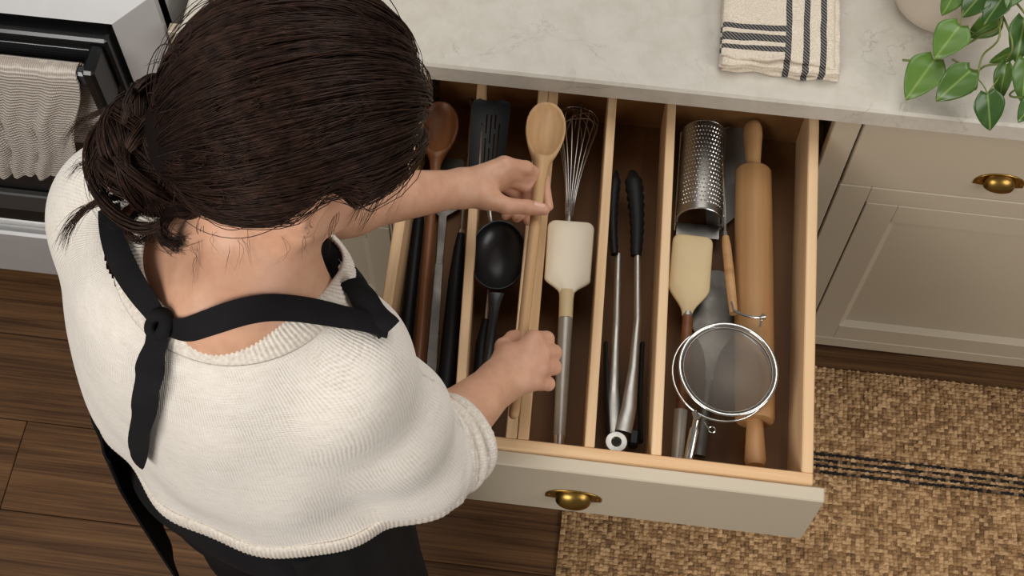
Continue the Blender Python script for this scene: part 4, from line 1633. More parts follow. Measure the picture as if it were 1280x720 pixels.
def fingers_right():
    ch = []
    ch.append([(667, 424, .957), (683, 424, .936), (677, 428, .906), (651, 430, .900)])
    ch.append([(675, 441, .958), (692, 441, .933), (683, 445, .903), (652, 446, .899)])
    ch.append([(674, 459, .956), (692, 459, .931), (682, 462, .902), (650, 463, .899)])
    ch.append([(667, 478, .951), (685, 480, .929), (676, 481, .905), (650, 480, .902)])
    return ch, [.0100, .0102, .0098, .0086]


def hand_sdf(P, wr, wdir, ch, rad, thumb, trad, wup):
    wr = np.asarray(wr)
    d = None
    for q, (c, r) in enumerate(zip(ch, rad)):
        J = [A3(j) for j in c]
        # metacarpal inside the palm, rooted in the wrist
        m = sd_cone(P, wr + (J[0] - wr) * 0.12, J[0], 0.0175, r * 1.22)
        d = m if d is None else smin(d, m, 0.016)
    th = [A3(j) for j in thumb]
    d = smin(d, sd_cone(P, wr + (th[0] - wr) * 0.25, th[0], 0.019, trad * 1.5), 0.016)
    d = smin(d, sd_cone(P, th[0], th[1], trad * 1.5, trad * 1.12), 0.012)
    d = smin(d, sd_cone(P, th[1], th[2], trad * 1.10, trad * 1.0), 0.004)
    d = smin(d, sd_cone(P, th[2], th[3], trad * 1.05, trad * 0.82), 0.003)
    for c, r in zip(ch, rad):
        J = [A3(j) for j in c]
        f = sd_cone(P, J[0], J[1], r * 1.15, r * 1.04)
        f = smin(f, sd_cone(P, J[1], J[2], r * 1.04, r * 0.92), 0.003)
        f = smin(f, sd_cone(P, J[2], J[3], r * 0.92, r * 0.76), 0.003)
        d = smin(d, f, 0.0042)
    return d


TH_L = [(606, 246, .945), (632, 257, .938), (659, 259, .933), (680, 262, .929)]
TH_R = [(634, 448, .955), (630, 434, .940), (641, 424, .920), (655, 418, .905)]


def arm_sdf_left(P):
    ch, rad = fingers_left()
    d = hand_sdf(P, WR_L, None, ch, rad, TH_L, 0.0102, None)
    fdir = WR_L - EL_L
    d = smin(d, sd_cone(P, EL_L + fdir * 0.30, WR_L, 0.042, 0.0255), 0.012)
    d = smin(d, sd_cone(P, EL_L, EL_L + fdir * 0.35, 0.038, 0.043), 0.02)
    d = smin(d, sd_cone(P, EL_L + (SH_L - EL_L) * 0.4, EL_L, 0.040, 0.037), 0.02)
    # ridges of the tendons and a fold in the web
    return d


def arm_sdf_right(P):
    ch, rad = fingers_right()
    d = hand_sdf(P, WR_R, None, ch, rad, TH_R, 0.0108, None)
    fdir = WR_R - EL_R
    d = smin(d, sd_cone(P, EL_R + fdir * 0.30, WR_R + fdir * 0.02, 0.0425, 0.0275), 0.012)
    d = smin(d, sd_cone(P, EL_R, EL_R + fdir * 0.35, 0.038, 0.0435), 0.02)
    d = smin(d, sd_cone(P, EL_R + (SH_R - EL_R) * 0.4, EL_R, 0.040, 0.038), 0.02)
    return d


def box_of(pts, pad):
    A_ = np.array(pts)
    return A_.min(0) - pad, A_.max(0) + pad


def join(*mbs):
    out = MB()
    V, F, n = [], [], 0
    for m in mbs:
        V.append(np.asarray(m.V))
        F.append(np.asarray(m.F) + n)
        n += len(m.V)
    out.V, out.F = np.concatenate(V), np.concatenate(F)
    return out


# ---- sweater
CUF_R = at(563, 551, 1.012)
CUF_L = EL_L + (WR_L - EL_L) * 0.10
NK_C = C7 + PF * 0.046 - PR * 0.016 - UP * 0.010                 # centre of the neckline
NK_N = unit(UP * 0.86 + PF * -0.30)                 # it leans: higher at the back
NK_F = unit(PF - NK_N * PF.dot(NK_N))
NK_R = np.cross(NK_F, NK_N)


def folds(P):
    q = P @ f32(TB).T
    r, f, z = q[..., 0], q[..., 1], q[..., 2]
    return (0.0042 * np.sin(19 * r + 7 * z + 2.0 * np.sin(9 * z)) + 0.0036 * np.sin(31 * z + 17 * r + 3 * np.sin(13 * r)) * np.clip((1.25 - z) * 5, 0, 1)
            + 0.002 * np.sin(53 * r - 21 * z + 11 * f))


def sweater_full(P, trunk=False):
    d = sd_ell(P, CHE - UP * 0.01 - PF * 0.012, TB, (0.176, 0.128, 0.225))
    d = smin(d, sd_ell(P, WAI - PF * 0.006 - UP * 0.01, TB, (0.178, 0.118, 0.20)), 0.07)
    d = smin(d, sd_ell(P, PEL - PF * 0.0 + UP * 0.05, TB, (0.192, 0.116, 0.14)), 0.06)
    for s, S in ((-1, SH_L), (1, SH_R)):
        d = smin(d, sd_cone(P, CHE + UP * 0.105 + PR * 0.05 * s - PF * 0.01, S, 0.073, 0.056), 0.06)
        d = smin(d, sd_cone(P, C7 - UP * 0.012 + PF * 0.012, S + UP * 0.004, 0.052, 0.046), 0.06)
        d = smin(d, sd_cone(P, CHE + UP * 0.095 + PR * 0.045 * s + PF * 0.050, S, 0.044, 0.046), 0.05)
    d = smin(d, sd_ell(P, CHE + UP * 0.085 + PF * 0.040, TB, (0.105, 0.062, 0.055)), 0.05)
    if trunk:
        return d - folds(P)
    # sleeves
    d = smin(d, sd_cone(P, SH_L, EL_L, 0.062, 0.058), 0.05)
    d = smin(d, sd_cone(P, EL_L, CUF_L, 0.058, 0.052), 0.03)
    mid = SH_R * 0.45 + EL_R * 0.55
    d = smin(d, sd_cone(P, SH_R, mid, 0.057, 0.066), 0.05)
    d = smin(d, sd_cone(P, mid, EL_R, 0.066, 0.066), 0.03)
    ax = unit(CUF_R - EL_R)
    slv = sd_cone(P, EL_R, CUF_R - ax * 0.012, 0.067, 0.054)
    # rucks of the pushed-up sleeve
    t = (P - f32(EL_R)) @ f32(ax)
    w = np.clip(t / 0.03, 0, 1)
    sw = (P - f32(EL_R)) @ f32(np.cross(ax, UP))
    slv = slv - 0.0022 * w * np.sin((t + 0.25 * sw * 0.35) * 2 * math.pi / 0.021)
    d = smin(d, slv, 0.02)
    return d - folds(P)


def neck_hole(P):
    q = P - f32(NK_C)
    r, f = q @ f32(NK_R), q @ f32(NK_F)
    h = q @ f32(NK_N)
    k = np.sqrt((r / 0.082) ** 2 + (f / 0.070) ** 2)
    return np.maximum((k - 1) * 0.079, -(h + 0.09))


HEM_N = unit(UP + PF * 0.06)
HEM_P = PEL + UP * 0.092


def sweater(P):
    d = sweater_full(P)
    d = smax(d, -neck_hole(P), 0.006)
    hem = -((P - f32(HEM_P)) @ f32(HEM_N))
    d = smax(d, hem, 0.006)
    for C_, E_ in ((CUF_R, EL_R), (CUF_L, EL_L)):
        n = unit(C_ - E_)
        cut = (P - f32(C_ - n * 0.012)) @ f32(n)
        near = np.sqrt(((P - f32(C_)) ** 2).sum(-1)) - 0.13
        d = smax(d, np.minimum(cut, -near), 0.004)
    return d


def march(L, fn, z0=1.75):
    """where the lines of sight through the given points meet the surface (nearest approach if they miss)"""
    D = np.array([unit(ray(x, y)) for x, y in L])
    t = (z0 - CAM_POS[2]) / D[:, 2]
    best = np.full(len(L), 9.0)
    bt = t.copy()
    done = np.zeros(len(L), bool)
    for _ in range(70):
        v = np.asarray(fn(f32(CAM_POS + D * t[:, None])), float)
        up_ = (v < best) & ~done
        best = np.where(up_, v, best)
        bt = np.where(up_, t, bt)
        done |= v <= 0.0005
        t = np.where(done, t, t + np.maximum(v * 0.8, 0.0005))
    P = CAM_POS + D * bt[:, None]
    return snap(fn, P, 0.0, 3)


def grad(fn, P):
    P = np.atleast_2d(np.asarray(P, float))
    e = 0.0025
    Q = np.concatenate([P + e * np.eye(3)[i] * s for i in range(3) for s in (1, -1)])
    v = np.asarray(fn(f32(Q)), float).reshape(6, len(P))
    g = np.stack([v[0] - v[1], v[2] - v[3], v[4] - v[5]], 1)
    return g / (np.linalg.norm(g, axis=1, keepdims=True) + 1e-12)


def snap(fn, P, off=0.0, it=6):
    P = np.atleast_2d(np.asarray(P, float))
    for _ in range(it):
        P = P - grad(fn, P) * (np.asarray(fn(f32(P)), float) - off)[:, None]
    return P


def spline(P, n=8):
    P = [np.asarray(p, float) for p in P]
    Q = []
    for i in range(len(P) - 1):
        p0, p1, p2, p3 = P[max(i - 1, 0)], P[i], P[i + 1], P[min(i + 2, len(P) - 1)]
        for s in np.linspace(0, 1, n, endpoint=False):
            Q.append(0.5 * ((2 * p1) + (-p0 + p2) * s + (2 * p0 - 5 * p1 + 4 * p2 - p3) * s * s + (-p0 + 3 * p1 - 3 * p2 + p3) * s ** 3))
    Q.append(P[-1])
    return Q


person = thing('person', (PEL[0], PEL[1], 0), 'person in a cream knit sweater and black apron leaning over the drawer', 'person')

# skin -------------------------------------------------------------
sk = NT('skin')
nz = sk.noise(sk.coord(), 38, 4, 0.6)
n2 = sk.noise(sk.coord(), 7, 3, 0.5)
tone = sk.ramp(nz, [(0.3, lin((196, 146, 116))), (0.7, lin((214, 166, 136)))])
tone = sk.mix(sk.ramp(n2, [(0.45, 0.0), (0.75, 0.5)]), tone, lin((206, 144, 122)))
sk.set(Base_Color=tone, Roughness=0.5)
sk.b.inputs['Subsurface Weight'].default_value = 0.12
sk.b.inputs['Subsurface Radius'].default_value = (0.012, 0.005, 0.003)
sk.b.inputs['Subsurface Scale'].default_value = 0.5
sk.bump(sk.noise(sk.coord(), 420, 3), 0.10, 0.0006)

lo, hi = box_of([HC, C7, SH_L, SH_R], 0.05)
core_hi = smooth_mesh(nets(skin_core, (min(HC[0] - 0.14, SH_L[0] - 0.06), min(HC[1], SH_R[1]) - 0.14, 1.26), (max(HC[0] + 0.16, SH_R[0] + 0.06), HC[1] + 0.17, HC[2] + 0.15), 0.0032), 1)
core_lo = nets(skin_core, (PEL[0] - 0.26, PEL[1] - 0.22, -0.012), (PEL[0] + 0.28, PEL[1] + 0.26, 1.266), 0.010)
chl, chr_ = fingers_left()[0], fingers_right()[0]
bl = box_of([A3(j) for c in chl for j in c] + [A3(j) for j in TH_L] + [WR_L], 0.02)
armL = smooth_mesh(nets(arm_sdf_left, *box_of([EL_L, WR_L] + [A3(j) for c in chl for j in c] + [EL_L + (SH_L - EL_L) * 0.3], 0.045), 0.0021), 1)
armR = smooth_mesh(nets(arm_sdf_right, *box_of([EL_R, WR_R] + [A3(j) for c in chr_ for j in c] + [EL_R + (SH_R - EL_R) * 0.3], 0.045), 0.0021), 1)
body = obj('body', join(core_hi, core_lo, armL, armR), sk.m, person, smooth=180)

# finger nails -----------------------------------------------------
nailm = NT('nail').set(Base_Color=lin((226, 176, 156)), Roughness=0.25)


def nail(fn, p, along, r=0.0062, l=0.0075):
    q = snap(fn, p, 0.0)[0]
    n = grad(fn, q)[0]
    u = unit(along - n * n.dot(along))
    w = np.cross(n, u)
    rows = []
    for i in np.linspace(-1, 1, 7):
        rows.append([q + u * l * (i if i < 0.99 else 0.99) + w * r * j * math.sqrt(max(0.1, 1 - 0.55 * max(0, abs(i) - 0.3) ** 2)) - n * (0.0034 * j * j) + n * 0.0007 for j in np.linspace(-1, 1, 7)])
    recalc(obj('nail', MB().slab(rows, 0.0008), nailm.m, body, smooth=80))


_t = [A3(j) for j in TH_L]
nail(arm_sdf_left, _t[3] * 0.75 + _t[2] * 0.25 + UP * 0.012 + np.array([0, 0.004, 0]), _t[3] - _t[2])
_i = [A3(j) for j in chl[0]]
nail(arm_sdf_left, _i[3] * 0.85 + _i[2] * 0.15 + np.array([0.012, 0, -0.006]), _i[3] - _i[2], 0.0055, 0.0065)

# sweater ----------------------------------------------------------
sw = NT('cream_knit')
rot = (0, 0, math.atan2(PR[1], PR[0]))
wob = sw.math('MULTIPLY', sw.math('SUBTRACT', sw.noise(sw.coord(), 22, 2), 0.5), 0.007)
wob2 = sw.math('MULTIPLY', sw.math('SUBTRACT', sw.noise(sw.coord((1, 1, 1), (0, 0, 0), (3, 1, 2)), 45, 3), 0.5), 0.008)


def stripes(attr, w_, pitch):
    a_ = sw.n('ShaderNodeAttribute', attribute_name=attr)
    return sw.math('SINE', sw.math('MULTIPLY', sw.math('ADD', a_.outputs['Fac'], w_), 2 * math.pi / pitch))


slv_ = sw.n('ShaderNodeAttribute', attribute_name='sleeve').outputs['Fac']
ribw = sw.mix(slv_, stripes('rib', wob, 0.0034), stripes('rib_sleeve', wob, 0.0034))
roww = sw.mix(slv_, stripes('row', wob2, 0.0027), stripes('row_sleeve', wob2, 0.0027))
slub = sw.noise(sw.coord((60, 60, 190)), 1.0, 4, 0.65)
fuzz = sw.noise(sw.coord(), 520, 2)
gate = sw.ramp(sw.noise(sw.coord(), 16, 4, 0.65), [(0.38, 0.1), (0.65, 1.0)])
gate2 = sw.ramp(sw.noise(sw.coord((1, 1, 1), (0, 0, 0), (5, 2, 7)), 20, 4, 0.65), [(0.4, 0.0), (0.7, 1.0)])
hgt = sw.math('ADD', 0.25, sw.math('ADD', sw.math('MULTIPLY', sw.math('MULTIPLY', ribw, 0.115), gate), sw.math('ADD', sw.math('MULTIPLY', sw.math('MULTIPLY', roww, 0.09), gate2), sw.math('ADD', sw.math('MULTIPLY', slub, 0.35), sw.math('MULTIPLY', fuzz, 0.22)))))
sw.set(Base_Color=sw.ramp(hgt, [(0.24, lin((188, 174, 159))), (0.5, lin((221, 212, 200))), (0.8, lin((238, 232, 223)))]), Roughness=0.95)
sw.b.inputs['Sheen Weight'].default_value = 0.25
sw.bump(hgt, 0.6, 0.0034)
lo, hi = box_of([SH_L, SH_R, EL_L, EL_R, CUF_R, CUF_L, PEL + PR * 0.12, PEL - PR * 0.12, PEL - PF * 0.07, CHE + PF * 0.06], 0.095)
sweat = obj('sweater', smooth_mesh(nets(sweater, lo, hi, 0.0042), 2), sw.m, person, smooth=180)

_V = np.asarray([v.co[:] for v in sweat.data.vertices]) + origin_of(person)
_q = (_V - WAI) @ TB.T
_ang = np.arctan2(_q[:, 0], -_q[:, 1])
_rib = _ang * 0.165
_row = _q[:, 2].copy()
_rs, _ws, _mk = np.zeros(len(_V)), np.zeros(len(_V)), np.zeros(len(_V))
for S_, E_, C_ in ((SH_R, EL_R, CUF_R), (SH_L, EL_L, CUF_L)):
    ax_ = unit(C_ - S_)
    e1_ = unit(np.cross(ax_, UP))
    e2_ = np.cross(ax_, e1_)
    best_ = np.full(len(_V), 9.0)
    cen_ = np.zeros_like(_V)
    for a0, a1 in ((S_, E_), (E_, C_)):
        d_ = a1 - a0
        t_ = np.clip((_V - a0) @ d_ / (d_ @ d_), 0, 1)
        c_ = a0 + t_[:, None] * d_
        r_ = np.linalg.norm(_V - c_, axis=1)
        cen_ = np.where((r_ < best_)[:, None], c_, cen_)
        best_ = np.minimum(best_, r_)
    rv_ = _V - cen_
    an_ = np.arctan2(rv_ @ e1_, rv_ @ e2_)
    along_ = (_V - S_) @ ax_
    m_ = np.clip((0.098 - best_) / 0.02, 0, 1) * np.clip((along_ - 0.055) / 0.035, 0, 1)
    _rs = np.where(m_ > 0, an_ * 0.062, _rs)
    _ws = np.where(m_ > 0, along_, _ws)
    _mk = np.maximum(_mk, m_)
for nm_, ar_ in (('rib', _rib), ('row', _row), ('rib_sleeve', _rs), ('row_sleeve', _ws), ('sleeve', _mk)):
    at_ = sweat.data.attributes.new(nm_, 'FLOAT', 'POINT')
    at_.data.foreach_set('value', ar_.astype(np.float32))

# ribbed collar and hem band
rib = NT('cream_rib')
rib_n = rib.noise(rib.coord(), 260, 3)
rib.set(Base_Color=rib.ramp(rib_n, [(0.3, lin((202, 190, 175))), (0.7, lin((228, 219, 208)))]), Roughness=0.95)
rib.bump(rib_n, 0.4, 0.002)


def band(name, loop, inward, width, thick, ribs, amp, fn=None):
    """ribbed band: the section is an oval, its surface ribbed along the loop"""
    n = len(loop)
    rings = []
    for i in range(n):
        p = loop[i]
        a_, b_ = inward[i]
        k = 1 + amp * math.sin(2 * math.pi * ribs * i / n)
        rings.append([p + a_ * width * math.cos(q) * 1.0 + b_ * thick * math.sin(q) * k for q in np.linspace(0, 2 * math.pi, 12, endpoint=False)])
    rings.append(rings[0])
    mb = MB().loft(rings, True, False)
    o = obj(name, mb, rib.m, sweat, smooth=180)
    recalc(o)
    return o


loop, fr_ = [], []
n = 528
AA = np.linspace(0, 2 * math.pi, n, endpoint=False)[:, None]
PP = NK_C + NK_R * 0.089 * np.cos(AA) + NK_F * 0.077 * np.sin(AA) + NK_N * 0.05
for _ in range(14):                                   # drop along the neck axis on to the sweater
    PP = PP - NK_N * (np.asarray(sweater_full(f32(PP)), float) * 0.8)[:, None]
GG = grad(sweater_full, PP)
for i in range(n):
    a_ = AA[i, 0]
    t_ = unit(-NK_R * 0.089 * math.sin(a_) + NK_F * 0.077 * math.cos(a_))
    g = unit(GG[i] - t_ * GG[i].dot(t_))
    loop.append(PP[i] + g * 0.0006)
    fr_.append((np.cross(g, t_), g))
L_ = np.array(loop)
for _ in range(30):
    L_ = (np.roll(L_, 1, 0) + L_ * 2 + np.roll(L_, -1, 0)) / 4
L_ = [p - f_[0] * 0.004 for p, f_ in zip(L_, fr_)] if (fr_[0][0] @ (L_[0] - NK_C)) < 0 else [p + f_[0] * 0.004 for p, f_ in zip(L_, fr_)]
band('collar', L_, fr_, 0.0165, 0.0036, 124, 0.22)

# hem band
loop, fr_ = [], []
n = 900
AA = np.linspace(0, 2 * math.pi, n, endpoint=False)[:, None]
PP = HEM_P + PR * 0.18 * np.cos(AA) + PF * 0.12 * np.sin(AA)
PP = PP - HEM_N * ((PP - HEM_P) @ HEM_N)[:, None] + HEM_N * 0.012
RD = PR * np.cos(AA) + PF * np.sin(AA)
for _ in range(10):
    PP = PP - RD * (np.asarray(sweater_full(f32(PP)), float) * 0.8)[:, None]
loop, fr_ = list(PP), [(HEM_N, r_) for r_ in RD]
band('hem', loop, fr_, 0.016, 0.0042, 225, 0.25)

# rolled cuff of the right sleeve: three soft rolls
axc = unit(CUF_R - EL_R)
cu = unit(np.cross(axc, UP))
cw = np.cross(axc, cu)
for k, (tt, rr, th) in enumerate(((-0.031, 0.0625, 0.0085), (-0.016, 0.0615, 0.0088), (0.000, 0.0590, 0.0100))):
    loop, fr_ = [], []
    for i in range(360):
        a_ = 2 * math.pi * i / 360
        rd = cu * math.cos(a_) + cw * math.sin(a_)
        p = CUF_R + axc * (tt + 0.004 * math.sin(a_ + k) + 0.002 * math.sin(3 * a_ + k)) + rd * (rr - 0.006 + 0.002 * math.sin(2 * a_ + 1.3 * k))
        loop.append(p)
        fr_.append((axc, rd))
    band('cuff_roll', loop, fr_, th, 0.0085, 110, 0.05)
axl = unit(CUF_L - EL_L)
lu = unit(np.cross(axl, UP))
lw = np.cross(axl, lu)
loop, fr_ = [], []
for i in range(300):
    a_ = 2 * math.pi * i / 300
    rd = lu * math.cos(a_) + lw * math.sin(a_)
    loop.append(CUF_L + rd * 0.049)
    fr_.append((axl, rd))
band('cuff_roll', loop, fr_, 0.011, 0.0075, 90, 0.10)

# trousers and apron ----------------------------------------------
blk = NT('black_cotton')
bn = blk.noise(blk.coord((300, 300, 300)), 1.0, 3)
bb = blk.noise(blk.coord(), 14, 4)
blk.set(Base_Color=blk.ramp(bb, [(0.3, lin((13, 12, 13))), (0.75, lin((25, 23, 24)))]), Roughness=0.9)
blk.b.inputs['Specular IOR Level'].default_value = 0.2
blk.bump(bn, 0.3, 0.001)


def trousers(P):
    d = sd_ell(P, PEL - PF * 0.012, TB, (0.176, 0.122, 0.15))
    for s in (-1, 1):
        hip = PEL + PR * 0.088 * s - UP * 0.05 - PF * 0.012
        kn = PEL * np.array([1, 1, 0]) + PR * 0.09 * s + UP * 0.48
        an = PEL * np.array([1, 1, 0]) + PR * 0.09 * s - PF * 0.02 + UP * 0.12
        d = smin(d, sd_cone(P, hip, kn, 0.100, 0.078), 0.03)
        d = smin(d, sd_cone(P, kn, an, 0.078, 0.070), 0.03)
    d = d - 0.003 * np.sin(P[..., 2] * 37 + P[..., 0] * 21)
    d = smax(d, P[..., 2] - (PEL[2] + 0.10), 0.01)
    return smax(d, 0.085 - P[..., 2], 0.004)


obj('trousers', smooth_mesh(nets(trousers, (PEL[0] - 0.24, PEL[1] - 0.22, 0.06), (PEL[0] + 0.24, PEL[1] + 0.22, PEL[2] + 0.13), 0.008), 2), blk.m, person, smooth=180)

# apron skirt wrapped round the hips, open at the back edge, with hanging folds
rows = []
for a_ in np.linspace(math.radians(-218), math.radians(38), 120):
    col = []
    for s in np.linspace(0, 1, 40):
        z = PEL[2] + 0.085 - 0.50 * s
        fl = 1 + 0.06 * s + 0.030 * s * math.sin(a_ * 11) + 0.012 * math.sin(a_ * 23 + 3 * s)
        rr = 1.0 / math.sqrt((math.cos(a_) / (0.193 if math.cos(a_) > 0 else 0.222)) ** 2 + (math.sin(a_) / 0.134) ** 2)
        rr *= fl * (0.965 + 0.035 * min(1, s * 5))
        p = PEL * np.array([1, 1, 0]) - PF * 0.012 + PR * rr * math.cos(a_) - PF * rr * math.sin(a_) * (-1 if False else 1) + UP * z
        col.append(p)
    rows.append(col)
apron = obj('apron', MB().slab(rows, 0.003), blk.m, person, smooth=80, label='black cotton apron tied at neck')
recalc(apron)


def bib(P):
    q = (P - f32(CHE)) @ f32(TB).T
    d = sweater_full(P, True) - 0.0065
    reg = np.maximum(np.abs(q[..., 0]) - (0.135 - 0.20 * np.clip(q[..., 2] - 0.0, -0.2, 0.12)), np.maximum(0.055 - q[..., 1], np.maximum(q[..., 2] - 0.115, -0.26 - q[..., 2])))
    return smax(d, reg, 0.006)


obj('bib', smooth_mesh(nets(bib, *box_of([CHE + PR * 0.18 + PF * 0.22 + UP * 0.13, CHE - PR * 0.18 - PF * 0.02 - UP * 0.27], 0.09), 0.006), 1), blk.m, apron, smooth=180)


def skin_sw(P):
    return smin(sweater_full(P) - 0.0050, skin_core(P) - 0.001, 0.008)


def ribbon(name, pts, widths, fn, off=0.0040, thick=0.0022, parent=None, twist=0.0):
    P = spline(pts, 7)
    W = np.interp(np.linspace(0, 1, len(P)), np.linspace(0, 1, len(widths)), widths)
    rows = []
    P = list(snap(fn, np.array(P), 0.0, 3))
    for _ in range(3):
        P = [P[0]] + [(P[i - 1] + 2 * P[i] + P[i + 1]) / 4 for i in range(1, len(P) - 1)] + [P[-1]]
    G = grad(fn, np.array(P))
    for _ in range(4):
        G = np.concatenate([G[:1], (G[:-2] + 2 * G[1:-1] + G[2:]) / 4, G[-1:]])
    for i, p in enumerate(P):
        t_ = unit(P[min(i + 1, len(P) - 1)] - P[max(i - 1, 0)])
        g = G[i]
        g = unit(g - t_ * g.dot(t_))
        b_ = np.cross(t_, g)
        tw = twist * math.sin(i * 0.55)
        b2 = b_ * math.cos(tw) + g * math.sin(tw)
        g2 = np.cross(b2, t_)
        rows.append([p + g * off + b2 * W[i] * s - g2 * 0.0016 * (s * s) + g * (0.003 * abs(math.sin(tw))) for s in np.linspace(-1, 1, 9)])
    o = obj(name, MB().slab(rows, thick), blk.m, parent or apron, smooth=80)
    return recalc(o)


on = lambda *L: list(march(L, skin_sw))
KN = march([(205, 404)], skin_sw)[0]
ribbon('neck_strap', on((139, 262), (141, 285), (150, 318), (168, 352), (188, 380), (203, 402)), [0.011, 0.012, 0.0125, 0.011, 0.008], skin_sw)
ribbon('neck_strap', on((208, 405), (232, 411), (262, 402), (295, 391), (330, 384), (368, 386), (405, 393), (440, 401), (466, 408), (482, 414)), [0.008, 0.011, 0.012, 0.012, 0.0115, 0.0115, 0.011, 0.010], skin_sw)
BE = spline(on((484, 413), (474, 402), (460, 386), (448, 368), (436, 352)), 7)
rows = []
for i, p in enumerate(BE):
    t_ = unit(BE[min(i + 1, len(BE) - 1)] - BE[max(i - 1, 0)])
    g = unit(grad(skin_sw, p)[0] + 1.2 * unit(CAM_POS - p))
    p = p + g * 0.007
    g = unit(g - t_ * g.dot(t_))
    b_ = np.cross(t_, g)
    rows.append([p + b_ * 0.0120 * s - g * (0.004 * s * s) + g * 0.002 * math.sin(i * 0.4 + s) for s in np.linspace(-1, 1, 9)])
recalc(obj('bib_edge', MB().slab(rows, 0.003), blk.m, apron, smooth=80))
ribbon('strap_tail', on((203, 408), (199, 430), (193, 452), (188, 480), (184, 510), (179, 540), (177, 572)), [0.008, 0.011, 0.0135, 0.012, 0.011, 0.009], skin_sw, 0.006, 0.003, twist=0.22)
kg = grad(skin_sw, KN)[0]
ku = unit(np.cross(kg, UP))
kw = np.cross(ku, kg)
kn_p = []
for q in np.linspace(0, 4 * math.pi, 60):
    kn_p.append(KN + kg * (0.007 + 0.0035 * math.sin(1.5 * q)) + ku * 0.008 * math.cos(q) + kw * 0.010 * math.sin(q))
obj('strap_knot', MB().tube(kn_p, [(0.0055, 0.0065)] * 60, 8), blk.m, apron, smooth=180)

# ---- hair --------------------------------------------------------
hm = NT('dark_brown_hair')
hn = hm.noise(hm.coord(), 95, 4)
hm.set(Base_Color=hm.ramp(hn, [(0.3, lin((20, 13, 11))), (0.7, lin((60, 40, 31)))]), Roughness=0.42)
hm.b.inputs['Specular IOR Level'].default_value = 0.22
hm.b.inputs['Specular Tint'].default_value = (1.0, 0.86, 0.76, 1)
hc = NT('hair_under')
hc.set(Base_Color=lin((20, 13, 11)), Roughness=0.8)
hc.b.inputs['Specular IOR Level'].default_value = 0.08
rs = np.random.RandomState(11)
SCL = H(0, -0.008, 0.026)                     # centre of the skull
SR = np.array([0.074, 0.094, 0.088])
BUN = at(206, 200, 1.510)                     # centre of the bun
bl_ = HB @ (BUN - SCL)


def hairline(f):
    return np.interp(f, [-0.11, -0.075, -0.04, -0.012, 0.02, 0.055, 0.085, 0.11], [-0.100, -0.094, -0.060, -0.006, -0.010, -0.012, 0.020, 0.05])


def cap_sdf(P):
    q = (P - f32(SCL)) @ f32(HB).T
    d = sd_ell(P, SCL, HB, tuple(SR + np.array([0.012, 0.017, 0.014])))
    d = smin(d, sd_ell(P, SCL - HU * 0.045 - HF * 0.038, HB, (0.068, 0.060, 0.058)), 0.03)
    d = smin(d, sd_cone(P, SCL - HF * 0.07, BUN, 0.05, 0.038), 0.03)
    hl = hairline(q[..., 1]) - q[..., 2]
    d = d + 0.012 * np.clip(1 + hl / 0.045, 0, 1) * np.clip((0.02 - q[..., 1]) / 0.02, 0, 1)
    d = smax(d, hl, 0.012)
    d = np.minimum(d, sd_ell(P, BUN, HB, (0.052, 0.047, 0.052)))
    return d


hair = obj('hair', smooth_mesh(nets(cap_sdf, *box_of([HC, BUN], 0.14), 0.0040), 2), hc.m, person, smooth=180, label='dark hair twisted into a messy bun')


def strands(name, C_, r0, parent, taper=0.35):
    """many thin three-sided tubes, one mesh: C_ is (n, m, 3)"""
    C_ = np.asarray(C_, float)
    n, m = C_.shape[:2]
    T = np.gradient(C_, axis=1)
    T /= np.linalg.norm(T, axis=2, keepdims=True) + 1e-12
    ref = np.broadcast_to(np.array([0.31, 0.52, 0.79]), T.shape)
    U_ = np.cross(T, ref)
    U_ /= np.linalg.norm(U_, axis=2, keepdims=True) + 1e-12
    W_ = np.cross(T, U_)
    r = (np.atleast_1d(r0)[:, None] * np.ones((n, 1))) * (1 - (1 - taper) * np.abs(np.linspace(-0.15, 1, m))[None] ** 2.5)
    rings = np.stack([C_ + (U_ * math.cos(a_) + W_ * math.sin(a_)) * r[..., None] for a_ in (0.3, 2.394, 4.489)], 2)
    V = rings.reshape(-1, 3)
    I = np.arange(n * m * 3).reshape(n, m, 3)
    F = []
    for k in range(3):
        k2 = (k + 1) % 3
        F.append(np.stack([I[:, :-1, k], I[:, :-1, k2], I[:, 1:, k2], I[:, 1:, k]], -1).reshape(-1, 4))
    mb = MB()
    mb.V, mb.F = V, np.concatenate(F)
    return obj(name, mb, hm.m, parent, smooth=180, kind='stuff')


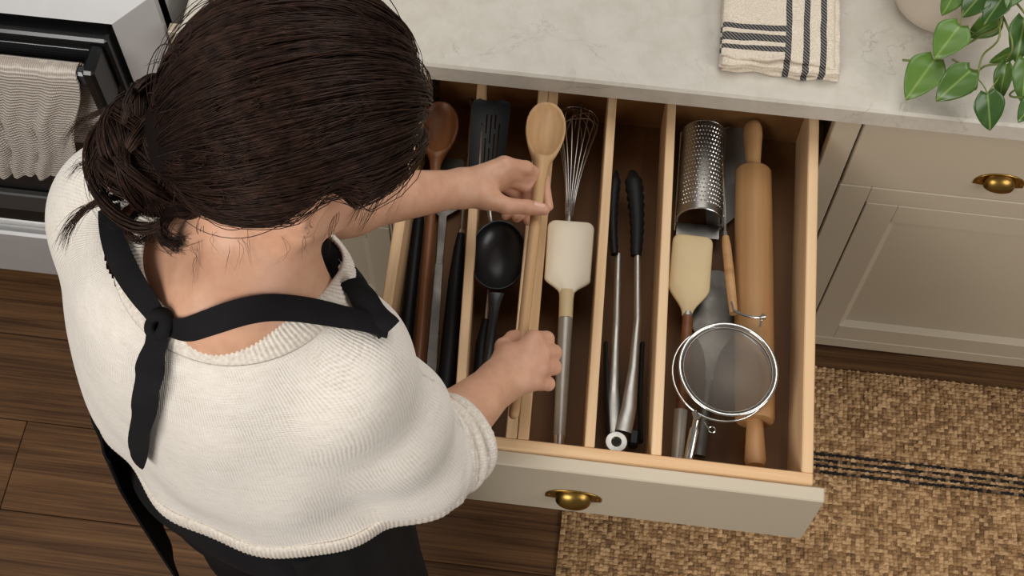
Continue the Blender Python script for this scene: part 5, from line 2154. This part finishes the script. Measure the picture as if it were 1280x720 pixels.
# swept-back strands over the skull, from the hairline to the root of the bun
def sweep(N, m=22):
    out, rad = [], []
    anch = np.array([bl_[0] * 0.62, bl_[1] * 0.78, bl_[2] * 0.62])
    clump = rs.randn(260, 3)
    clump /= np.linalg.norm(clump, axis=1, keepdims=True)
    tries = 0
    while len(out) < N and tries < N * 12:
        tries += 1
        v = rs.randn(3)
        v /= np.linalg.norm(v)
        cl = clump[np.argmax(clump @ v)]
        v = unit(v * 0.30 + cl * 0.70) if rs.rand() < 0.82 else v
        p = v * (SR + 0.014)
        low = hairline(p[1])
        if p[2] < low:
            continue
        front = rs.rand() < 0.55
        if front:                                   # start at the hairline itself
            p[2] = low + rs.rand() * 0.02
            sc = math.sqrt(max(1e-4, 1 - (p[2] / (SR[2] + 0.014)) ** 2))
            hv = unit(np.array([p[0] / SR[0], p[1] / SR[1], 0])) * sc
            p[0], p[1] = hv[0] * (SR[0] + 0.014), hv[1] * (SR[1] + 0.014)
        if p[1] < anch[1] * 0.75 and abs(p[0] - anch[0]) < 0.03 and abs(p[2] - anch[2]) < 0.03:
            continue
        d0 = unit(p / (SR + 0.014))
        d1 = unit(anch / (SR + 0.014))
        om = math.acos(np.clip(d0 @ d1, -0.999, 0.999))
        lift = 0.0105 + 0.009 * rs.rand() + 0.006 * math.sin(cl @ np.array([19, 15, 27]))
        s = np.linspace(0, 1, m)[:, None]
        dm = unit(np.array([d0[0] * 0.95, d0[1] * 0.15 - 0.30, d0[2] * 0.75 + 0.12]))
        D = (1 - s) ** 2 * d0 + 2 * s * (1 - s) * dm + s ** 2 * d1
        side = np.cross(d0, d1)
        side /= np.linalg.norm(side) + 1e-9
        wav = (0.035 + 0.05 * rs.rand()) * np.sin(s * math.pi * (1 + rs.rand())) * (rs.rand() * 0.5 + 0.5 * math.sin(cl[0] * 13)) + 0.012 * np.sin(s * 14 + rs.rand() * 6) * rs.rand()
        D = D + side * wav
        D /= np.linalg.norm(D, axis=1, keepdims=True)
        R_ = SR + lift + 0.006 * np.sin(s * math.pi)
        C0 = D * (SR + 0.010)
        kk = np.clip((C0[:, 2] - hairline(C0[:, 1])) / 0.045 + 0.18, 0.12, 1.0)[:, None]
        kk = np.where(C0[:, 1:2] > 0.01, 1.0, kk)
        R_ = SR + (R_ - SR) * kk + 0.003
        C_ = D * R_
        # sag: hair hangs a little fuller at the sides and nape
        C_[:, 2] -= 0.006 * np.clip(-(C_[:, 2] / 0.1), 0, 1)
        C_[:, 2] = np.where(C_[:, 1] < 0.05, np.maximum(C_[:, 2], hairline(C_[:, 1]) - 0.002), C_[:, 2])
        out.append(SCL + C_ @ HB)
        rad.append(0.00032 + 0.00024 * rs.rand())
    return np.array(out), np.array(rad)


C_, r_ = sweep(9500)
# some strands have worked loose and ride above the rest
loose = rs.rand(len(C_)) < 0.04
up_ = (C_ - SCL)
up_ /= np.linalg.norm(up_, axis=2, keepdims=True)
sl_ = np.sin(np.linspace(0, math.pi, C_.shape[1]))[None, :, None]
C_ = np.where(loose[:, None, None], C_ + up_ * sl_ * (rs.rand(len(C_), 1, 1) * 0.010) + rs.randn(len(C_), 1, 3) * 0.006 * sl_, C_)
strands('hair_strands', C_, r_, hair)

# the bun: locks wound round and through each other
locks, rad = [], []
ba = unit(BUN - SCL)
b1 = unit(np.cross(ba, UP))
b2 = np.cross(ba, b1)
for k in range(62):
    tilt = np.clip(rs.randn() * 0.75, -1.3, 1.3)
    ph = rs.rand() * 6.28
    R1 = 0.032 + 0.022 * rs.rand()
    off = (rs.rand(3) - 0.5) * 0.026
    e1 = unit(b1 * math.cos(ph) + b2 * math.sin(ph))
    e2 = unit(np.cross(ba, e1) * math.cos(tilt) + ba * math.sin(tilt))
    span = 2.6 + 2.2 * rs.rand()
    t_ = np.linspace(0, span, 26)[:, None]
    nrm = np.cross(e1, e2)
    base = BUN + off + (e1 * np.cos(t_) + e2 * np.sin(t_)) * R1 * (1 - 0.22 * np.sin(t_ * 0.9 + ph)) + ba * 0.010 * np.sin(t_ * 1.7 + ph) + nrm * 0.012 * np.sin(t_ * 1.3)
    for j in range(62):
        a0, w0 = rs.rand() * 6.28, 0.010 * math.sqrt(rs.rand())
        rd = base - BUN
        rd /= np.linalg.norm(rd, axis=1, keepdims=True)
        tw = a0 + t_ * 0.8
        prof = 0.45 + 0.55 * np.sin(np.clip(t_ / span, 0, 1) * math.pi) ** 0.5
        locks.append(base + (rd * np.cos(tw) * 0.7 + nrm * np.sin(tw)) * w0 * prof + rs.randn(26, 3) * 0.0002)
        rad.append(0.00040 + 0.00028 * rs.rand())
strands('bun_strands', np.array(locks), np.array(rad), hair)


# loose wisps, each a small bundle
def wisp(path, n, spread, r=0.00034, m=24):
    P = np.array(spline([at(*p) for p in path] if len(path[0]) == 3 else list(march(path, skin_core) + (CAM_POS - HC) * 0.004), 8))
    idx = np.linspace(0, len(P) - 1, m)
    P = np.stack([np.interp(idx, np.arange(len(P)), P[:, q]) for q in range(3)], 1)
    out = []
    s = np.linspace(0, 1, m)[:, None]
    for k in range(n):
        e = rs.randn(3) * spread
        e2_ = rs.randn(3) * spread * 1.6
        ln = 0.75 + 0.25 * rs.rand()
        Q = np.stack([np.interp(s[:, 0] * ln, s[:, 0], P[:, q]) for q in range(3)], 1)
        out.append(Q + e * (0.4 + 0.6 * s) + e2_ * s ** 2 + 0.0012 * np.sin(s * 7 + rs.rand() * 6) * rs.randn(3))
    return out


W = []
for path, n_, sp in [
    ([(160, 245, 1.49), (125, 252, 1.475), (98, 268, 1.46), (82, 292, 1.45), (74, 316, 1.445)], 70, 0.0022),
    ([(158, 205, 1.50), (125, 203, 1.50), (98, 208, 1.49), (83, 228, 1.48)], 22, 0.0016),
    ([(160, 130, 1.52), (120, 142, 1.51), (92, 160, 1.50), (76, 192, 1.49)], 26, 0.0020),
    ([(150, 150, 1.52), (112, 158, 1.51), (88, 172, 1.50)], 16, 0.0030),
    ([(170, 240, 1.49), (140, 232, 1.48), (118, 225, 1.48)], 12, 0.0025),
    ([(175, 262, 1.48), (158, 285, 1.46), (172, 300, 1.45), (190, 290, 1.45), (196, 275, 1.455)], 60, 0.0030),
    ([(498, 150, 1.50), (512, 185, 1.46), (500, 225, 1.43), (478, 262, 1.41)], 24, 0.0026),
    ([(480, 190, 1.50), (482, 225, 1.46), (465, 262, 1.43), (445, 292, 1.42)], 22, 0.0026),
    ([(455, 215, 1.50), (452, 248, 1.46), (438, 285, 1.44)], 16, 0.0024),
    ([(505, 85, 1.52), (527, 105, 1.49), (530, 135, 1.46)], 22, 0.0030),
    ([(495, 70, 1.53), (520, 78, 1.51), (534, 95, 1.49)], 14, 0.0030),
    ([(420, 255, 1.48), (412, 285, 1.46), (404, 312, 1.45)], 9, 0.0022),
    ([(238, 250, 1.49), (200, 285, 1.46), (222, 308, 1.45), (268, 300, 1.455)], 150, 0.0042),
    ([(288, 240, 1.50), (255, 285, 1.47), (280, 312, 1.455), (322, 306, 1.46)], 110, 0.0040),
    ([(130, 175, 1.52), (118, 215, 1.50), (140, 255, 1.48), (180, 268, 1.47)], 70, 0.0040),
    ([(225, 70, 1.56), (205, 85, 1.55), (190, 95, 1.54)], 14, 0.004),
]:
    W += wisp(path, n_, sp)
# short fine hairs lying on the nape
for k in range(12):
    x0_ = 232 + 165 * rs.rand()
    y0_ = 308 - 0.16 * (x0_ - 250) + 10 * rs.randn()
    cu_ = rs.randn() * 7
    W += wisp([(x0_, y0_), (x0_ + cu_, y0_ + 16 + 6 * rs.rand()), (x0_ + cu_ * 0.2 + 8 * rs.randn(), y0_ + 34 + 12 * rs.rand())], 2, 0.0008)
strands('loose_wisps', np.array(W), np.concatenate([np.full(len(W) - 24, 0.00028), np.full(24, 0.00015)]), hair, 0.15)
